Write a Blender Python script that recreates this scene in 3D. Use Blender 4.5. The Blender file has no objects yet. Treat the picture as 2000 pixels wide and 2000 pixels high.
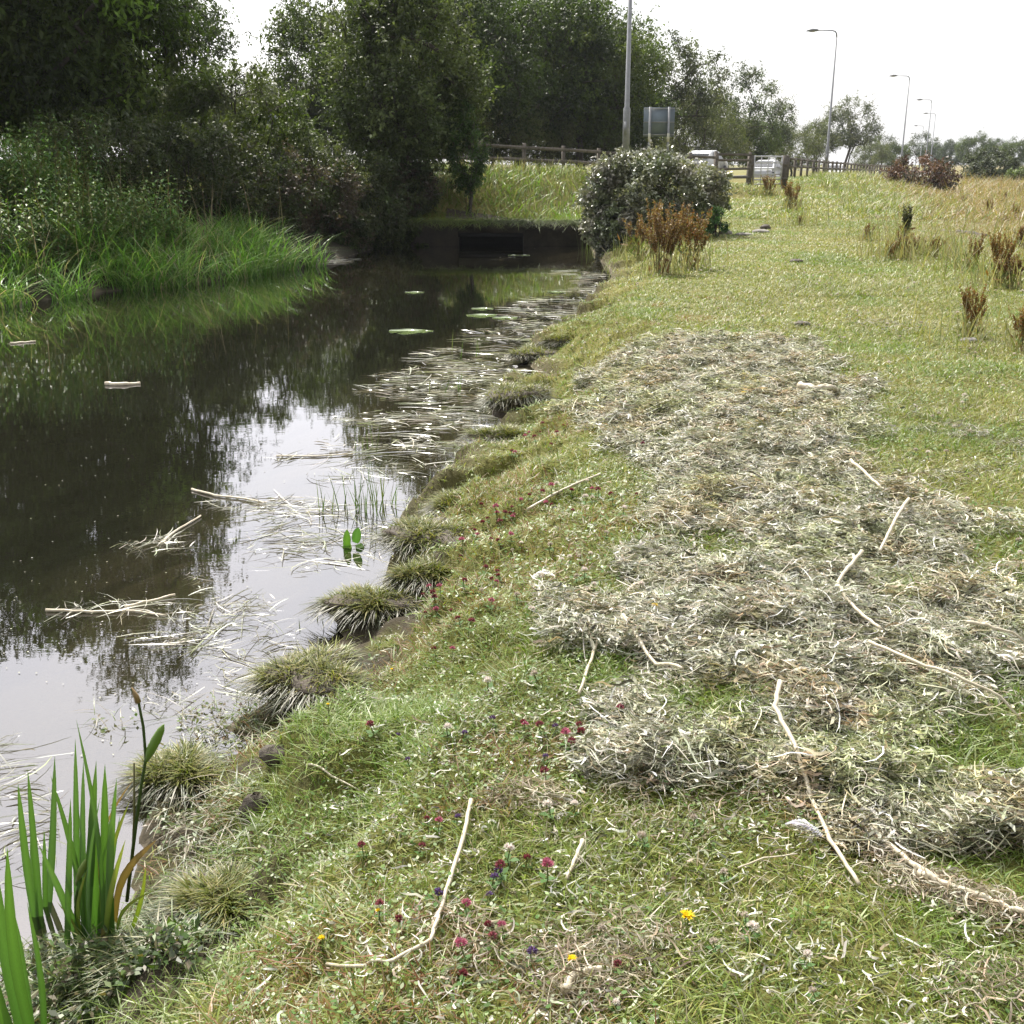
import bpy, math, random
import numpy as np
from mathutils import Vector
rng = np.random.default_rng(11)
random.seed(5)
sc = bpy.context.scene
C = sc.collection
PI = math.pi
# ------------------------------------------------------------------ camera
FPX = 2150.0                      # focal length for a 2000 px frame
TH = math.atan(680 / FPX)         # downward pitch
CZ = 1.6
cT, sT = math.cos(TH), math.sin(TH)
cd = bpy.data.cameras.new('camera'); cam = bpy.data.objects.new('camera', cd); C.objects.link(cam)
cam.location = (0, 0, CZ); cam.rotation_euler = (PI / 2 - TH, 0, 0)
cd.sensor_width = 36; cd.lens = 36 * FPX / 2000; cd.clip_start = 0.05; cd.clip_end = 4000
sc.camera = cam
sc.render.resolution_x = sc.render.resolution_y = 1024

def ray(px, py):
    a = (px - 1000) / FPX; b = (1000 - py) / FPX
    return np.array([a, cT + b * sT, -sT + b * cT])
def at_z(px, py, z):
    d = ray(px, py); t = (z - CZ) / d[2]; return np.array([0, 0, CZ]) + d * t
def at_y(px, py, y):
    d = ray(px, py); t = y / d[1]; return np.array([0, 0, CZ]) + d * t
def proj(P):
    P = np.asarray(P, float); x = P[..., 0]; y = P[..., 1]; z = P[..., 2] - CZ
    dep = y * cT - z * sT; up = y * sT + z * cT
    return np.stack([1000 + FPX * x / dep, 1000 - FPX * up / dep], -1)

# ------------------------------------------------------------------ noise
def _hash(i, j, s):
    n = (i * 374761393 + j * 668265263 + s * 1442695041) & 0xFFFFFFFF
    n = ((n ^ (n >> 13)) * 1274126177) & 0xFFFFFFFF
    return ((n ^ (n >> 16)) & 0xFFFF) / 65535.0
def vn(x, y, sc_, s=0):
    x = np.asarray(x, float) / sc_ + 1000; y = np.asarray(y, float) / sc_ + 1000
    i = np.floor(x).astype(np.int64); j = np.floor(y).astype(np.int64)
    u = x - i; v = y - j; u = u * u * (3 - 2 * u); v = v * v * (3 - 2 * v)
    a = _hash(i, j, s); b = _hash(i + 1, j, s); c = _hash(i, j + 1, s); d = _hash(i + 1, j + 1, s)
    return (a * (1 - u) + b * u) * (1 - v) + (c * (1 - u) + d * u) * v
def fbm(x, y, sc_, s=0, o=3):
    r = 0; a = .5; t = 0
    for k in range(o):
        r = r + a * vn(x, y, sc_ / 2 ** k, s + k * 17); t += a; a *= .5
    return r / t
def ss(a, b, x):
    t = np.clip((x - a) / (b - a), 0, 1); return t * t * (3 - 2 * t)

# ------------------------------------------------------------------ terrain
ZW = -0.5
RB = [(60,1990),(180,1890),(232,1800),(262,1700),(272,1620),(300,1560),(330,1505),(445,1478),(505,1455),(430,1420),(500,1385),(560,1345),(612,1290),
      (668,1245),(650,1205),(720,1172),(772,1135),(762,1105),(800,1085),(772,1040),(790,1000),(868,972),(905,945),(880,925),
      (898,890),(952,868),(1000,832),(968,800),(978,765),(1060,772),(1075,740),(1030,712),(1028,688),(1090,655),(1120,625),
      (1150,590),(1190,565),(1195,530),(1168,505),(1150,479)]
LB = [(750,479),(690,498),(610,518),(500,532),(420,548),(300,560),(180,572),(60,588),(-60,604)]
RBw = [tuple(at_z(a, b, ZW)[:2]) for a, b in RB]
LBw = [tuple(at_z(a, b, ZW)[:2]) for a, b in LB]
near = [(-3.0, -1.0), (-5.0, -6), (-7.0, -14), (-20, -16)]
farL = [(-11.5, 11), (-14, 4), (-17, -5)]
W1 = LBw[0]; W2 = RBw[-1]
poly = near[::-1] + [(-1.75, 1.35)] + RBw + LBw + farL
tags = []
nR = len(near) + 1 + len(RBw)
for i in range(len(poly)):
    if i < nR - 1: tags.append(0)            # right bank
    elif i == nR - 1: tags.append(2)         # culvert wall
    elif i < len(poly) - 1: tags.append(1)   # left bank
    else: tags.append(1)
poly = np.array(poly); tags = np.array(tags)
EDGE = np.array([(-200, 24), (-30, 31.5), (-8, 33.6), (-1.6, 35.5), (4, 41.2), (9, 50), (22, 79), (41, 118), (58.5, 155), (77, 193), (88, 232), (88, 275), (70, 320), (30, 370), (-60, 430)], float)

def segdist(x, y, A, B):
    ax, ay = A; bx, by = B; dx = bx - ax; dy = by - ay
    t = np.clip(((x - ax) * dx + (y - ay) * dy) / (dx * dx + dy * dy + 1e-12), 0, 1)
    ex = x - ax - t * dx; ey = y - ay - t * dy
    return np.sqrt(ex * ex + ey * ey), dx * ey - dy * ex   # cross >0 : left of direction
def wdist(x, y):
    """signed distance to the water outline (negative in the water) and the tag of the nearest bank"""
    x = np.asarray(x, float); y = np.asarray(y, float)
    best = np.full(x.shape, 1e9); tag = np.zeros(x.shape, int); inside = np.zeros(x.shape, bool)
    n = len(poly)
    for i in range(n):
        A = poly[i]; B = poly[(i + 1) % n]
        d, _ = segdist(x, y, A, B)
        m = d < best; best = np.where(m, d, best); tag = np.where(m, tags[i], tag)
        c = ((A[1] > y) != (B[1] > y))
        with np.errstate(divide='ignore', invalid='ignore'):
            xi = (B[0] - A[0]) * (y - A[1]) / (B[1] - A[1] + 1e-15) + A[0]
        inside ^= c & (x < xi)
    return np.where(inside, -best, best), tag
def edist(x, y):
    best = np.full(np.shape(x), 1e9); s = np.zeros(np.shape(x))
    for i in range(len(EDGE) - 1):
        d, cr = segdist(x, y, EDGE[i], EDGE[i + 1])
        m = d < best; best = np.where(m, d, best); s = np.where(m, np.where(cr > 0, -1, 1), s)
    return best * s      # >0 on the field side of the road
HEAP = np.array([(1190,700),(1330,668),(1520,680),(1610,720),(1650,800),(1630,880),(1710,950),(1800,1020),(1840,1100),(1960,1190),(2040,1330),
        (1990,1470),(1900,1560),(1760,1590),(1640,1600),(1500,1545),(1400,1570),(1290,1540),(1250,1440),(1270,1330),(1160,1250),(1310,1120),(1240,1000),(1290,900),(1150,800)], float)
def inpoly(p, P):
    x, y = p[..., 0], p[..., 1]; r = np.zeros(x.shape, bool); d = np.full(x.shape, 1e9)
    for i in range(len(P)):
        A = P[i]; B = P[(i + 1) % len(P)]
        c = ((A[1] > y) != (B[1] > y)); xi = (B[0] - A[0]) * (y - A[1]) / (B[1] - A[1] + 1e-15) + A[0]
        r ^= c & (x < xi); d = np.minimum(d, segdist(x, y, A, B)[0])
    return np.where(r, d, -d)
HEAPW = np.array([at_z(a, b, 0.0)[:2] for a, b in HEAP])
def heap_d(x, y): return inpoly(np.stack([x, y], -1), HEAPW)
def height(x, y, wd=None):
    x = np.asarray(x, float); y = np.asarray(y, float)
    d, tag = wdist(x, y) if wd is None else wd
    e = edist(x, y)
    far = ss(60, 130, np.sqrt(x * x + y * y))
    bk = ss(42, 50, y) * (1 - ss(60, 68, y)); W = 3.2 + 5.8 * bk + .8 * ss(60, 68, y)
    zr = 1.3 - .45 * ss(38, 50, y) * ss(-5, 5, x) - .80 * ss(64, 100, y)
    zr = zr - .50 * np.exp(-((x - 11.8) ** 2 + (y - 49) ** 2) / 22.0)
    emb = zr * (1 - ss(1.0 + 3.0 * bk, W + 1.0, e))
    lft = (tag == 1) | (x < -6)
    field = .40 * ss(24, 48, y) * (1 - ss(2, 8, np.abs(x - .222 * y))) - .22 * ss(4, 11, x - .24 * y) + (fbm(x, y, 4, 3) - .5) * .10 + (fbm(x, y, .5, 9, 2) - .5) * .045
    field = field + .9 * np.where(lft, ss(.3, 3.2, d), 0)
    gen = np.maximum(field, emb) + .12 * ss(.0, .3, np.minimum(field, emb)) * 0
    hd = heap_d(x, y)
    gen = gen + .03 * ss(0, .25, hd) * (0.4 + 1.2 * fbm(x, y, .35, 31, 2))
    cut = ss(.42, .62, fbm(x, y, .55, 123, 2)); pr = ZW + (.03 + .17 * cut) * ss(0, .05, d) + (.49 - .17 * cut) * ss(0, 1.25, d) + .35 * np.maximum(0, d - 1.0) + (fbm(x, y, .22, 71, 2) - .5) * .15 * ss(0, .12, d) * (1 - ss(.7, 1.5, d))
    pl = ZW + .10 * ss(0, .2, d) + .42 * d
    pe = .10 + .36 * d + .1 * (fbm(x, y, 1.2, 5) - .5)
    gen = gen + .03 * ss(-.1, .2, hd) * fbm(x, y, .8, 37, 2)
    out = np.where(tag == 0, np.minimum(gen, pr), np.where(tag == 1, np.minimum(gen, pl), np.minimum(gen, pe)))
    dd = -d
    bed = ZW - .02 - .10 * ss(0, .8, dd) - .75 * ss(.5, 4.0, dd) + (fbm(x, y, .4, 44, 2) - .5) * .05 * ss(0, .4, dd)
    return np.where(d > 0, out, bed)
def hz(x, y): return float(height(np.array([x]), np.array([y]))[0])
def at_g(px, py, z0=0.0):
    d = ray(px, py); t = 0.5
    ts = np.concatenate([np.linspace(.5, 12, 600), np.linspace(12, 120, 1200)])
    P = np.array([0, 0, CZ])[None] + d[None] * ts[:, None]
    hh = np.maximum(height(P[:, 0], P[:, 1]), ZW)
    i = np.argmax(P[:, 2] < hh)
    if P[i, 2] >= hh[i]: i = len(ts) - 1
    return P[i]

# ------------------------------------------------------------------ mesh helpers
def link(o, parent=None):
    C.objects.link(o)
    if parent is not None: o.parent = parent
    return o
def mk(name, V, F, mat=None, parent=None, col=None, smooth=False, F3=None):
    me = bpy.data.meshes.new(name)
    V = np.asarray(V, np.float32); F = np.asarray(F, np.int32)
    nq = len(F); k = F.shape[1]
    idx = F.ravel(); starts = np.arange(nq, dtype=np.int32) * k
    if F3 is not None and len(F3):
        F3 = np.asarray(F3, np.int32); starts = np.concatenate([starts, nq * k + np.arange(len(F3), dtype=np.int32) * 3]); idx = np.concatenate([idx, F3.ravel()])
    me.vertices.add(len(V)); me.vertices.foreach_set('co', V.ravel())
    me.loops.add(len(idx)); me.loops.foreach_set('vertex_index', idx)
    me.polygons.add(len(starts)); me.polygons.foreach_set('loop_start', starts)
    me.update(calc_edges=True); me.validate()
    if smooth: me.polygons.foreach_set('use_smooth', np.ones(len(me.polygons), bool))
    if col is not None:
        a = me.attributes.new('col', 'FLOAT_COLOR', 'POINT')
        cc = np.ones((len(V), 4), np.float32); cc[:, :3] = col; a.data.foreach_set('color', cc.ravel())
    if mat: me.materials.append(mat)
    return link(bpy.data.objects.new(name, me), parent)
class MB:
    """collects pieces, then links them as one mesh"""
    def __init__(s): s.V = []; s.F = []; s.T = []; s.c = []; s.n = 0
    def add(s, V, F, col=(1, 1, 1), T=None):
        V = np.asarray(V, float).reshape(-1, 3); s.V.append(V)
        if len(F): s.F.append(np.asarray(F, int) + s.n)
        if T is not None and len(T): s.T.append(np.asarray(T, int) + s.n)
        cc = np.asarray(col, float)
        s.c.append(np.broadcast_to(cc, (len(V), 3)) if cc.ndim == 1 else cc); s.n += len(V)
    def build(s, name, mat, parent=None, smooth=False):
        F = np.concatenate(s.F) if s.F else np.zeros((0, 4), int)
        T = np.concatenate(s.T) if s.T else None
        return mk(name, np.concatenate(s.V), F, mat, parent, np.concatenate(s.c), smooth, T)
    def box(s, c, sz, rz=0, col=(1, 1, 1), jit=0):
        x, y, z = np.array(sz) / 2
        V = np.array([(-x,-y,-z),(x,-y,-z),(x,y,-z),(-x,y,-z),(-x,-y,z),(x,-y,z),(x,y,z),(-x,y,z)])
        if jit: V = V + (rng.random((8, 3)) - .5) * jit
        R = np.array([(math.cos(rz), -math.sin(rz), 0), (math.sin(rz), math.cos(rz), 0), (0, 0, 1)])
        s.add(V @ R.T + np.array(c), [(0,3,2,1),(4,5,6,7),(0,1,5,4),(1,2,6,5),(2,3,7,6),(3,0,4,7)], col)
    def tube(s, P, r, n=8, col=(1, 1, 1), cap=True):
        P = np.asarray(P, float); m = len(P); r = np.broadcast_to(np.asarray(r, float), (m,))
        T = np.gradient(P, axis=0); T /= np.linalg.norm(T, axis=1)[:, None] + 1e-12
        ref = np.array([0, 0, 1.]) if abs(T[0][2]) < .9 else np.array([1., 0, 0])
        U = np.cross(T, ref); U /= np.linalg.norm(U, axis=1)[:, None] + 1e-12
        Wv = np.cross(T, U)
        a = np.arange(n) / n * 2 * PI
        V = P[:, None] + r[:, None, None] * (np.cos(a)[None, :, None] * U[:, None] + np.sin(a)[None, :, None] * Wv[:, None])
        F = [(i * n + j, i * n + (j + 1) % n, (i + 1) * n + (j + 1) % n, (i + 1) * n + j) for i in range(m - 1) for j in range(n)]
        V = V.reshape(-1, 3); Tt = []
        if cap:
            V = np.vstack([V, P[0], P[-1]]); b = m * n
            Tt = [(b, (j + 1) % n, j) for j in range(n)] + [(b + 1, (m - 1) * n + j, (m - 1) * n + (j + 1) % n) for j in range(n)]
        s.add(V, F, col, Tt)
    def ball(s, c, r, n=8, m=5, col=(1, 1, 1), jit=0):
        r = np.broadcast_to(np.asarray(r, float), (3,))
        V = []; F = []
        for i in range(m + 1):
            ph = PI * i / m
            for j in range(n):
                t = 2 * PI * j / n; V.append((math.sin(ph) * math.cos(t), math.sin(ph) * math.sin(t), math.cos(ph)))
        V = np.array(V) * r
        if jit: V = V * (1 + (rng.random((len(V), 1)) - .5) * jit)
        for i in range(m):
            for j in range(n): F.append((i * n + j, (i + 1) * n + j, (i + 1) * n + (j + 1) % n, i * n + (j + 1) % n))
        s.add(V + np.array(c), F, col)
def ribbons(S, Wv, col, taper=None):
    """S (n,K,3) spines, Wv (n,3) or (n,K,3) half width vectors"""
    n, K, _ = S.shape
    if Wv.ndim == 2: Wv = np.repeat(Wv[:, None], K, 1)
    if taper is not None: Wv = Wv * np.asarray(taper)[None, :, None]
    V = np.stack([S - Wv, S + Wv], 2).reshape(n * K * 2, 3)
    b = (np.arange(n) * K * 2)[:, None]; k = (np.arange(K - 1) * 2)[None]
    a = b + k
    F = np.stack([a, a + 1, a + 3, a + 2], -1).reshape(-1, 4)
    if col.ndim == 2: col = np.repeat(col[:, None], K, 1)
    Cc = np.repeat(col[:, :, None], 2, 2).reshape(-1, 3)
    return V, F, Cc
def unit(v): return v / (np.linalg.norm(v, axis=-1, keepdims=True) + 1e-12)
def blades(P, L, Wd, tilt, bend, col, K=3, az=None, tipcol=None):
    n = len(P); az = rng.random(n) * 2 * PI if az is None else az
    b = np.stack([np.cos(az), np.sin(az), 0 * az], -1); up = np.array([0, 0, 1.])
    t = np.linspace(0, 1, K)
    d0 = np.sin(tilt)[:, None] * b + np.cos(tilt)[:, None] * up
    S = P[:, None] + L[:, None, None] * (t[None, :, None] * d0[:, None] + (bend[:, None, None] * t[None, :, None] ** 2) * (b[:, None] * .75 - up * .45))
    a2 = az + PI / 2 + (rng.random(n) - .5) * 1.8
    side = np.stack([np.cos(a2), np.sin(a2), 0 * a2], -1) * (Wd / 2)[:, None]
    taper = np.array([.8, 1, .12]) if K == 3 else np.interp(t, [0, .3, .7, 1], [.75, 1, .75, .06])
    if tipcol is not None:
        c = col[:, None] * (1 - t[None, :, None]) + tipcol[:, None] * t[None, :, None]
    else: c = col
    return ribbons(S, side, c, taper)
def pick(cols, n, w=None, var=.25):
    cols = np.array(cols); w = None if w is None else np.array(w) / sum(w)
    c = cols[rng.choice(len(cols), n, p=w)]
    return np.clip(c * (1 + (rng.random((n, 1)) - .5) * 2 * var) * (1 + (rng.random((n, 3)) - .5) * .12), 0, 1)
def tag(o, label=None, cat=None, group=None, kind=None):
    if label: o['label'] = label
    if cat: o['category'] = cat
    if group: o['group'] = group
    if kind: o['kind'] = kind
    return o
def empty(name, loc=(0, 0, 0), rz=0, label=None, cat=None, group=None):
    o = bpy.data.objects.new(name, None); o.location = loc; o.rotation_euler = (0, 0, rz); o.empty_display_size = .2
    C.objects.link(o); return tag(o, label, cat, group)
KIDS = {}
def kids(o): return [c for c in bpy.data.objects if c.parent == o]
def dup(root, loc, rz=0, s=1.0, label=None, group=None):
    ch = kids(root); r = root.copy(); C.objects.link(r); r.location = loc; r.rotation_euler = (0, 0, rz)
    r.scale = (s, s, s) if np.isscalar(s) else s
    if label: r['label'] = label
    if group: r['group'] = group
    for c in ch:
        k2 = kids(c); d = c.copy(); C.objects.link(d); d.parent = r
        for g in k2:
            q = g.copy(); C.objects.link(q); q.parent = d
    return r

# ------------------------------------------------------------------ materials
def newmat(name):
    m = bpy.data.materials.new(name); m.use_nodes = True; nt = m.node_tree; nt.nodes.clear()
    return m, nt.nodes, nt.links
def veg(name, rough=.5, trans=.3, spec=.5, tcol=(1.15, 1.25, .55)):
    m, N, Lk = newmat(name)
    at = N.new('ShaderNodeAttribute'); at.attribute_name = 'col'
    p = N.new('ShaderNodeBsdfPrincipled'); p.inputs['Roughness'].default_value = rough; p.inputs['Specular IOR Level'].default_value = spec
    ns = N.new('ShaderNodeTexNoise'); ns.inputs['Scale'].default_value = 60
    mr = N.new('ShaderNodeMapRange'); mr.inputs[3].default_value = .75; mr.inputs[4].default_value = 1.25
    Lk.new(ns.outputs[0], mr.inputs[0])
    sc1 = N.new('ShaderNodeVectorMath'); sc1.operation = 'SCALE'; Lk.new(at.outputs['Color'], sc1.inputs[0]); Lk.new(mr.outputs[0], sc1.inputs['Scale'])
    Lk.new(sc1.outputs[0], p.inputs['Base Color'])
    t = N.new('ShaderNodeBsdfTranslucent'); mu = N.new('ShaderNodeVectorMath'); mu.operation = 'MULTIPLY'; mu.inputs[1].default_value = tcol
    Lk.new(sc1.outputs[0], mu.inputs[0]); Lk.new(mu.outputs[0], t.inputs[0])
    mx = N.new('ShaderNodeMixShader'); mx.inputs[0].default_value = trans
    Lk.new(p.outputs[0], mx.inputs[1]); Lk.new(t.outputs[0], mx.inputs[2])
    o = N.new('ShaderNodeOutputMaterial'); Lk.new(mx.outputs[0], o.inputs[0])
    return m
def solid(name, c1, c2, scale=20, rough=.7, metal=0, bump=.2, detail=6, stretch=(1, 1, 1), attr=False, spec=.5, bdist=.01):
    m, N, Lk = newmat(name)
    p = N.new('ShaderNodeBsdfPrincipled'); p.inputs['Roughness'].default_value = rough; p.inputs['Metallic'].default_value = metal; p.inputs['Specular IOR Level'].default_value = spec
    tc = N.new('ShaderNodeTexCoord'); mp = N.new('ShaderNodeMapping'); mp.inputs['Scale'].default_value = stretch
    Lk.new(tc.outputs['Object'], mp.inputs[0])
    ns = N.new('ShaderNodeTexNoise'); ns.inputs['Scale'].default_value = scale; ns.inputs['Detail'].default_value = detail; ns.inputs['Roughness'].default_value = .65
    Lk.new(mp.outputs[0], ns.inputs[0])
    cr = N.new('ShaderNodeValToRGB'); cr.color_ramp.elements[0].position = .3; cr.color_ramp.elements[1].position = .7
    cr.color_ramp.elements[0].color = (*c1, 1); cr.color_ramp.elements[1].color = (*c2, 1)
    Lk.new(ns.outputs[0], cr.inputs[0])
    if attr:
        at = N.new('ShaderNodeAttribute'); at.attribute_name = 'col'
        mu = N.new('ShaderNodeMix'); mu.data_type = 'RGBA'; mu.blend_type = 'MULTIPLY'; mu.inputs[0].default_value = 1
        Lk.new(at.outputs['Color'], mu.inputs[6]); Lk.new(cr.outputs[0], mu.inputs[7]); Lk.new(mu.outputs[2], p.inputs['Base Color'])
    else: Lk.new(cr.outputs[0], p.inputs['Base Color'])
    if bump:
        b = N.new('ShaderNodeBump'); b.inputs['Strength'].default_value = bump; b.inputs['Distance'].default_value = bdist
        Lk.new(ns.outputs[0], b.inputs['Height']); Lk.new(b.outputs[0], p.inputs['Normal'])
    o = N.new('ShaderNodeOutputMaterial'); Lk.new(p.outputs[0], o.inputs[0])
    return m
M = {}
M['grass'] = veg('grass blades', .42, .32, .5)
M['leaf'] = veg('tree leaves', .52, .36, .28)
M['leafdull'] = veg('dull leaves', .5, .25, .4)
M['bramble'] = veg('glossy bramble leaves', .30, .12, .9)
M['straw'] = veg('dried weed', .5, .22, .45, (1.05, 1.0, .75))
M['float'] = veg('wet floating reed', .22, .1, .9, (1, 1, .8))
M['iris'] = veg('iris leaf', .36, .30, .5, (1.1, 1.25, .45))
M['flower'] = veg('petals', .6, .25, .3, (1.1, 1, 1))
M['bark'] = solid('bark', (.035, .028, .022), (.10, .085, .07), 14, .9, bump=.6, stretch=(1, 1, .3))
M['wood'] = solid('weathered timber', (.07, .058, .048), (.17, .15, .13), 9, .85, bump=.5, stretch=(1, 1, .6), attr=True)
M['galv'] = solid('galvanised steel', (.50, .51, .53), (.62, .63, .65), 12, .42, .4, bump=.05)
M['lamp'] = solid('painted lamp steel', (.22, .23, .25), (.31, .32, .34), 8, .5, .3, bump=.03)
M['signback'] = solid('sign back', (.14, .18, .22), (.18, .225, .27), 3, .5, .3, bump=.02)
M['band'] = solid('pale post band', (.5, .5, .42), (.66, .65, .55), 10, .6, bump=.02)
M['dark'] = solid('rubber and tunnel shade', (.015, .015, .016), (.03, .03, .032), 20, .7)  # tyre rubber; also the painted shade inside the culvert
M['paint'] = solid('white car paint', (.70, .71, .72), (.76, .77, .78), 3, .18, 0, bump=0)
M['glass'] = solid('car glass', (.02, .025, .03), (.03, .035, .04), 3, .06, 0, bump=0, spec=.8)
M['lens'] = solid('headlamp lens', (.5, .5, .5), (.6, .6, .6), 3, .1, 0, bump=0)
M['conc'] = solid('shade-toned stained concrete', (.014, .013, .009), (.055, .044, .032), 2.2, .9, bump=.6, detail=10, bdist=.03)  # stain mottling; base darkened to stand in for shade on the wall
M['tar'] = solid('asphalt', (.045, .045, .047), (.065, .065, .067), 60, .9, bump=.3)
M['kerb'] = solid('kerb stone', (.28, .27, .25), (.38, .37, .35), 12, .85, bump=.2)
M['mud'] = solid('bank mud', (.035, .028, .020), (.12, .095, .070), 14, .75, bump=.9, detail=9, bdist=.03)
M['stone'] = solid('stone', (.14, .13, .12), (.34, .32, .29), 9, .85, bump=.6, bdist=.02)
M['stalk'] = solid('dry stalk', (.42, .36, .24), (.66, .60, .47), 30, .45, bump=.15, stretch=(1, 1, 1), spec=.6)
M['pad'] = solid('lily pad', (.10, .15, .05), (.20, .26, .10), 12, .12, 0, bump=.05, spec=1.0)

# ground
def ground_mat():
    m, N, Lk = newmat('ground')
    at = N.new('ShaderNodeAttribute'); at.attribute_name = 'col'
    tc = N.new('ShaderNodeTexCoord')
    n1 = N.new('ShaderNodeTexNoise'); n1.inputs['Scale'].default_value = 35; n1.inputs['Detail'].default_value = 8; n1.inputs['Roughness'].default_value = .75
    n2 = N.new('ShaderNodeTexNoise'); n2.inputs['Scale'].default_value = 2.2; n2.inputs['Detail'].default_value = 8; n2.inputs['Roughness'].default_value = .7
    for n in (n1, n2): Lk.new(tc.outputs['Object'], n.inputs[0])
    m1 = N.new('ShaderNodeMapRange'); m1.inputs[3].default_value = .45; m1.inputs[4].default_value = 1.55; Lk.new(n1.outputs[0], m1.inputs[0])
    m2 = N.new('ShaderNodeMapRange'); m2.inputs[3].default_value = .6; m2.inputs[4].default_value = 1.4; Lk.new(n2.outputs[0], m2.inputs[0])
    mm = N.new('ShaderNodeMath'); mm.operation = 'MULTIPLY'; Lk.new(m1.outputs[0], mm.inputs[0]); Lk.new(m2.outputs[0], mm.inputs[1])
    s1 = N.new('ShaderNodeVectorMath'); s1.operation = 'SCALE'; Lk.new(at.outputs['Color'], s1.inputs[0]); Lk.new(mm.outputs[0], s1.inputs['Scale'])
    p = N.new('ShaderNodeBsdfPrincipled'); p.inputs['Roughness'].default_value = .9; p.inputs['Specular IOR Level'].default_value = .2
    Lk.new(s1.outputs[0], p.inputs['Base Color'])
    b = N.new('ShaderNodeBump'); b.inputs['Strength'].default_value = .8; b.inputs['Distance'].default_value = .025
    Lk.new(n1.outputs[0], b.inputs['Height']); Lk.new(b.outputs[0], p.inputs['Normal'])
    o = N.new('ShaderNodeOutputMaterial'); Lk.new(p.outputs[0], o.inputs[0]); return m
M['ground'] = ground_mat()
def water_mat():
    m, N, Lk = newmat('pond water')
    tc = N.new('ShaderNodeTexCoord')
    n1 = N.new('ShaderNodeTexNoise'); n1.inputs['Scale'].default_value = 2.6; n1.inputs['Detail'].default_value = 4
    n2 = N.new('ShaderNodeTexNoise'); n2.inputs['Scale'].default_value = 16; n2.inputs['Detail'].default_value = 3
    mp = N.new('ShaderNodeMapping'); mp.inputs['Scale'].default_value = (.55, 1.5, 1); Lk.new(tc.outputs['Object'], mp.inputs[0])
    for n in (n1, n2): Lk.new(mp.outputs[0], n.inputs[0])
    ad = N.new('ShaderNodeMath'); ad.operation = 'MULTIPLY_ADD'; ad.inputs[1].default_value = .16; Lk.new(n2.outputs[0], ad.inputs[0]); Lk.new(n1.outputs[0], ad.inputs[2])
    b = N.new('ShaderNodeBump'); b.inputs['Strength'].default_value = .05; b.inputs['Distance'].default_value = .012; Lk.new(ad.outputs[0], b.inputs['Height'])
    gl = N.new('ShaderNodeBsdfGlossy'); gl.inputs['Roughness'].default_value = .008; gl.inputs['Color'].default_value = (.92, .92, .97, 1); Lk.new(b.outputs[0], gl.inputs['Normal'])
    tr = N.new('ShaderNodeBsdfTransparent'); tr.inputs[0].default_value = (.56, .55, .47, 1)
    df = N.new('ShaderNodeBsdfDiffuse'); df.inputs[0].default_value = (.030, .032, .020, 1)
    mb = N.new('ShaderNodeMixShader'); mb.inputs[0].default_value = .22; Lk.new(tr.outputs[0], mb.inputs[1]); Lk.new(df.outputs[0], mb.inputs[2])
    fr = N.new('ShaderNodeFresnel'); fr.inputs['IOR'].default_value = 1.38; Lk.new(b.outputs[0], fr.inputs['Normal'])
    fm = N.new('ShaderNodeMath'); fm.operation = 'MULTIPLY_ADD'; fm.inputs[1].default_value = 1.15; fm.inputs[2].default_value = .12; fm.use_clamp = True; Lk.new(fr.outputs[0], fm.inputs[0])
    mx = N.new('ShaderNodeMixShader'); Lk.new(fm.outputs[0], mx.inputs[0]); Lk.new(mb.outputs[0], mx.inputs[1]); Lk.new(gl.outputs[0], mx.inputs[2])
    o = N.new('ShaderNodeOutputMaterial'); Lk.new(mx.outputs[0], o.inputs[0]); return m
M['water'] = water_mat()

# ------------------------------------------------------------------ ground sheet
def grow(a, b, s0, f):
    r = [a]; s = s0
    while r[-1] < b: r.append(r[-1] + s); s *= f
    return r
xs = np.array([-v for v in grow(4.0, 1200, .12, 1.07)[::-1]] + list(np.arange(-3.95, 3.6, .045)) + grow(3.6, 1200, .1, 1.06))
ys = np.array([-v for v in grow(-.6, 1200, .15, 1.14)[::-1]] + list(np.arange(.65, 8.0, .045)) + list(np.arange(8.0, 16, .08)) + list(np.arange(16, 36, .16)) + grow(36, 1800, .25, 1.035))
GX, GY = np.meshgrid(xs, ys)
shp = GX.shape
wd_ = wdist(GX.ravel(), GY.ravel())
GZ = height(GX.ravel(), GY.ravel(), wd_)
gx, gy = GX.ravel(), GY.ravel()
dW, tW = wd_
eW = edist(gx, gy)
def grass_tint(x, y):
    """colour of the sward: 0 = green, 1 = yellowish dry"""
    return np.clip(.25 + 1.1 * (fbm(x, y, 3.5, 101) - .45) + .5 * (fbm(x, y, .7, 33, 2) - .5) + .3 * ss(6, 25, y), 0, 1)
ti = grass_tint(gx, gy)[:, None]
colg = np.array([.125, .13, .030]) * (1 - ti) + np.array([.20, .175, .055]) * ti
farf = ss(40, 110, np.hypot(gx, gy))[:, None]
marsh = (ss(4, 12, gx - .36 * gy) * ss(20, 34, gy))[:, None] * ss(.3, .6, fbm(gx, gy, 7, 8))[:, None]
colg = colg * (1 - marsh * .8) + np.array([.23, .165, .085]) * marsh * .8
near_mud = np.maximum((1 - ss(.02, .4, dW)), ss(.36, .48, fbm(gx, gy, .28, 140, 2)) * (1 - ss(.35, .7, dW)) * (gy < 5.2) * 1.25)[:, None] * (tW == 0)[:, None]
colg = colg * (1 - .75 * near_mud) + np.array([.055, .044, .032]) * .75 * near_mud
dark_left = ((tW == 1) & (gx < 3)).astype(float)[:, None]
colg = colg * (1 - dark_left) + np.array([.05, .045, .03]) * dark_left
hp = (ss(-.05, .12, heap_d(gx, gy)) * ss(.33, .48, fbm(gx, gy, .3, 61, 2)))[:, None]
colg = colg * (1 - hp) + np.array([.055, .05, .03]) * hp
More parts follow.
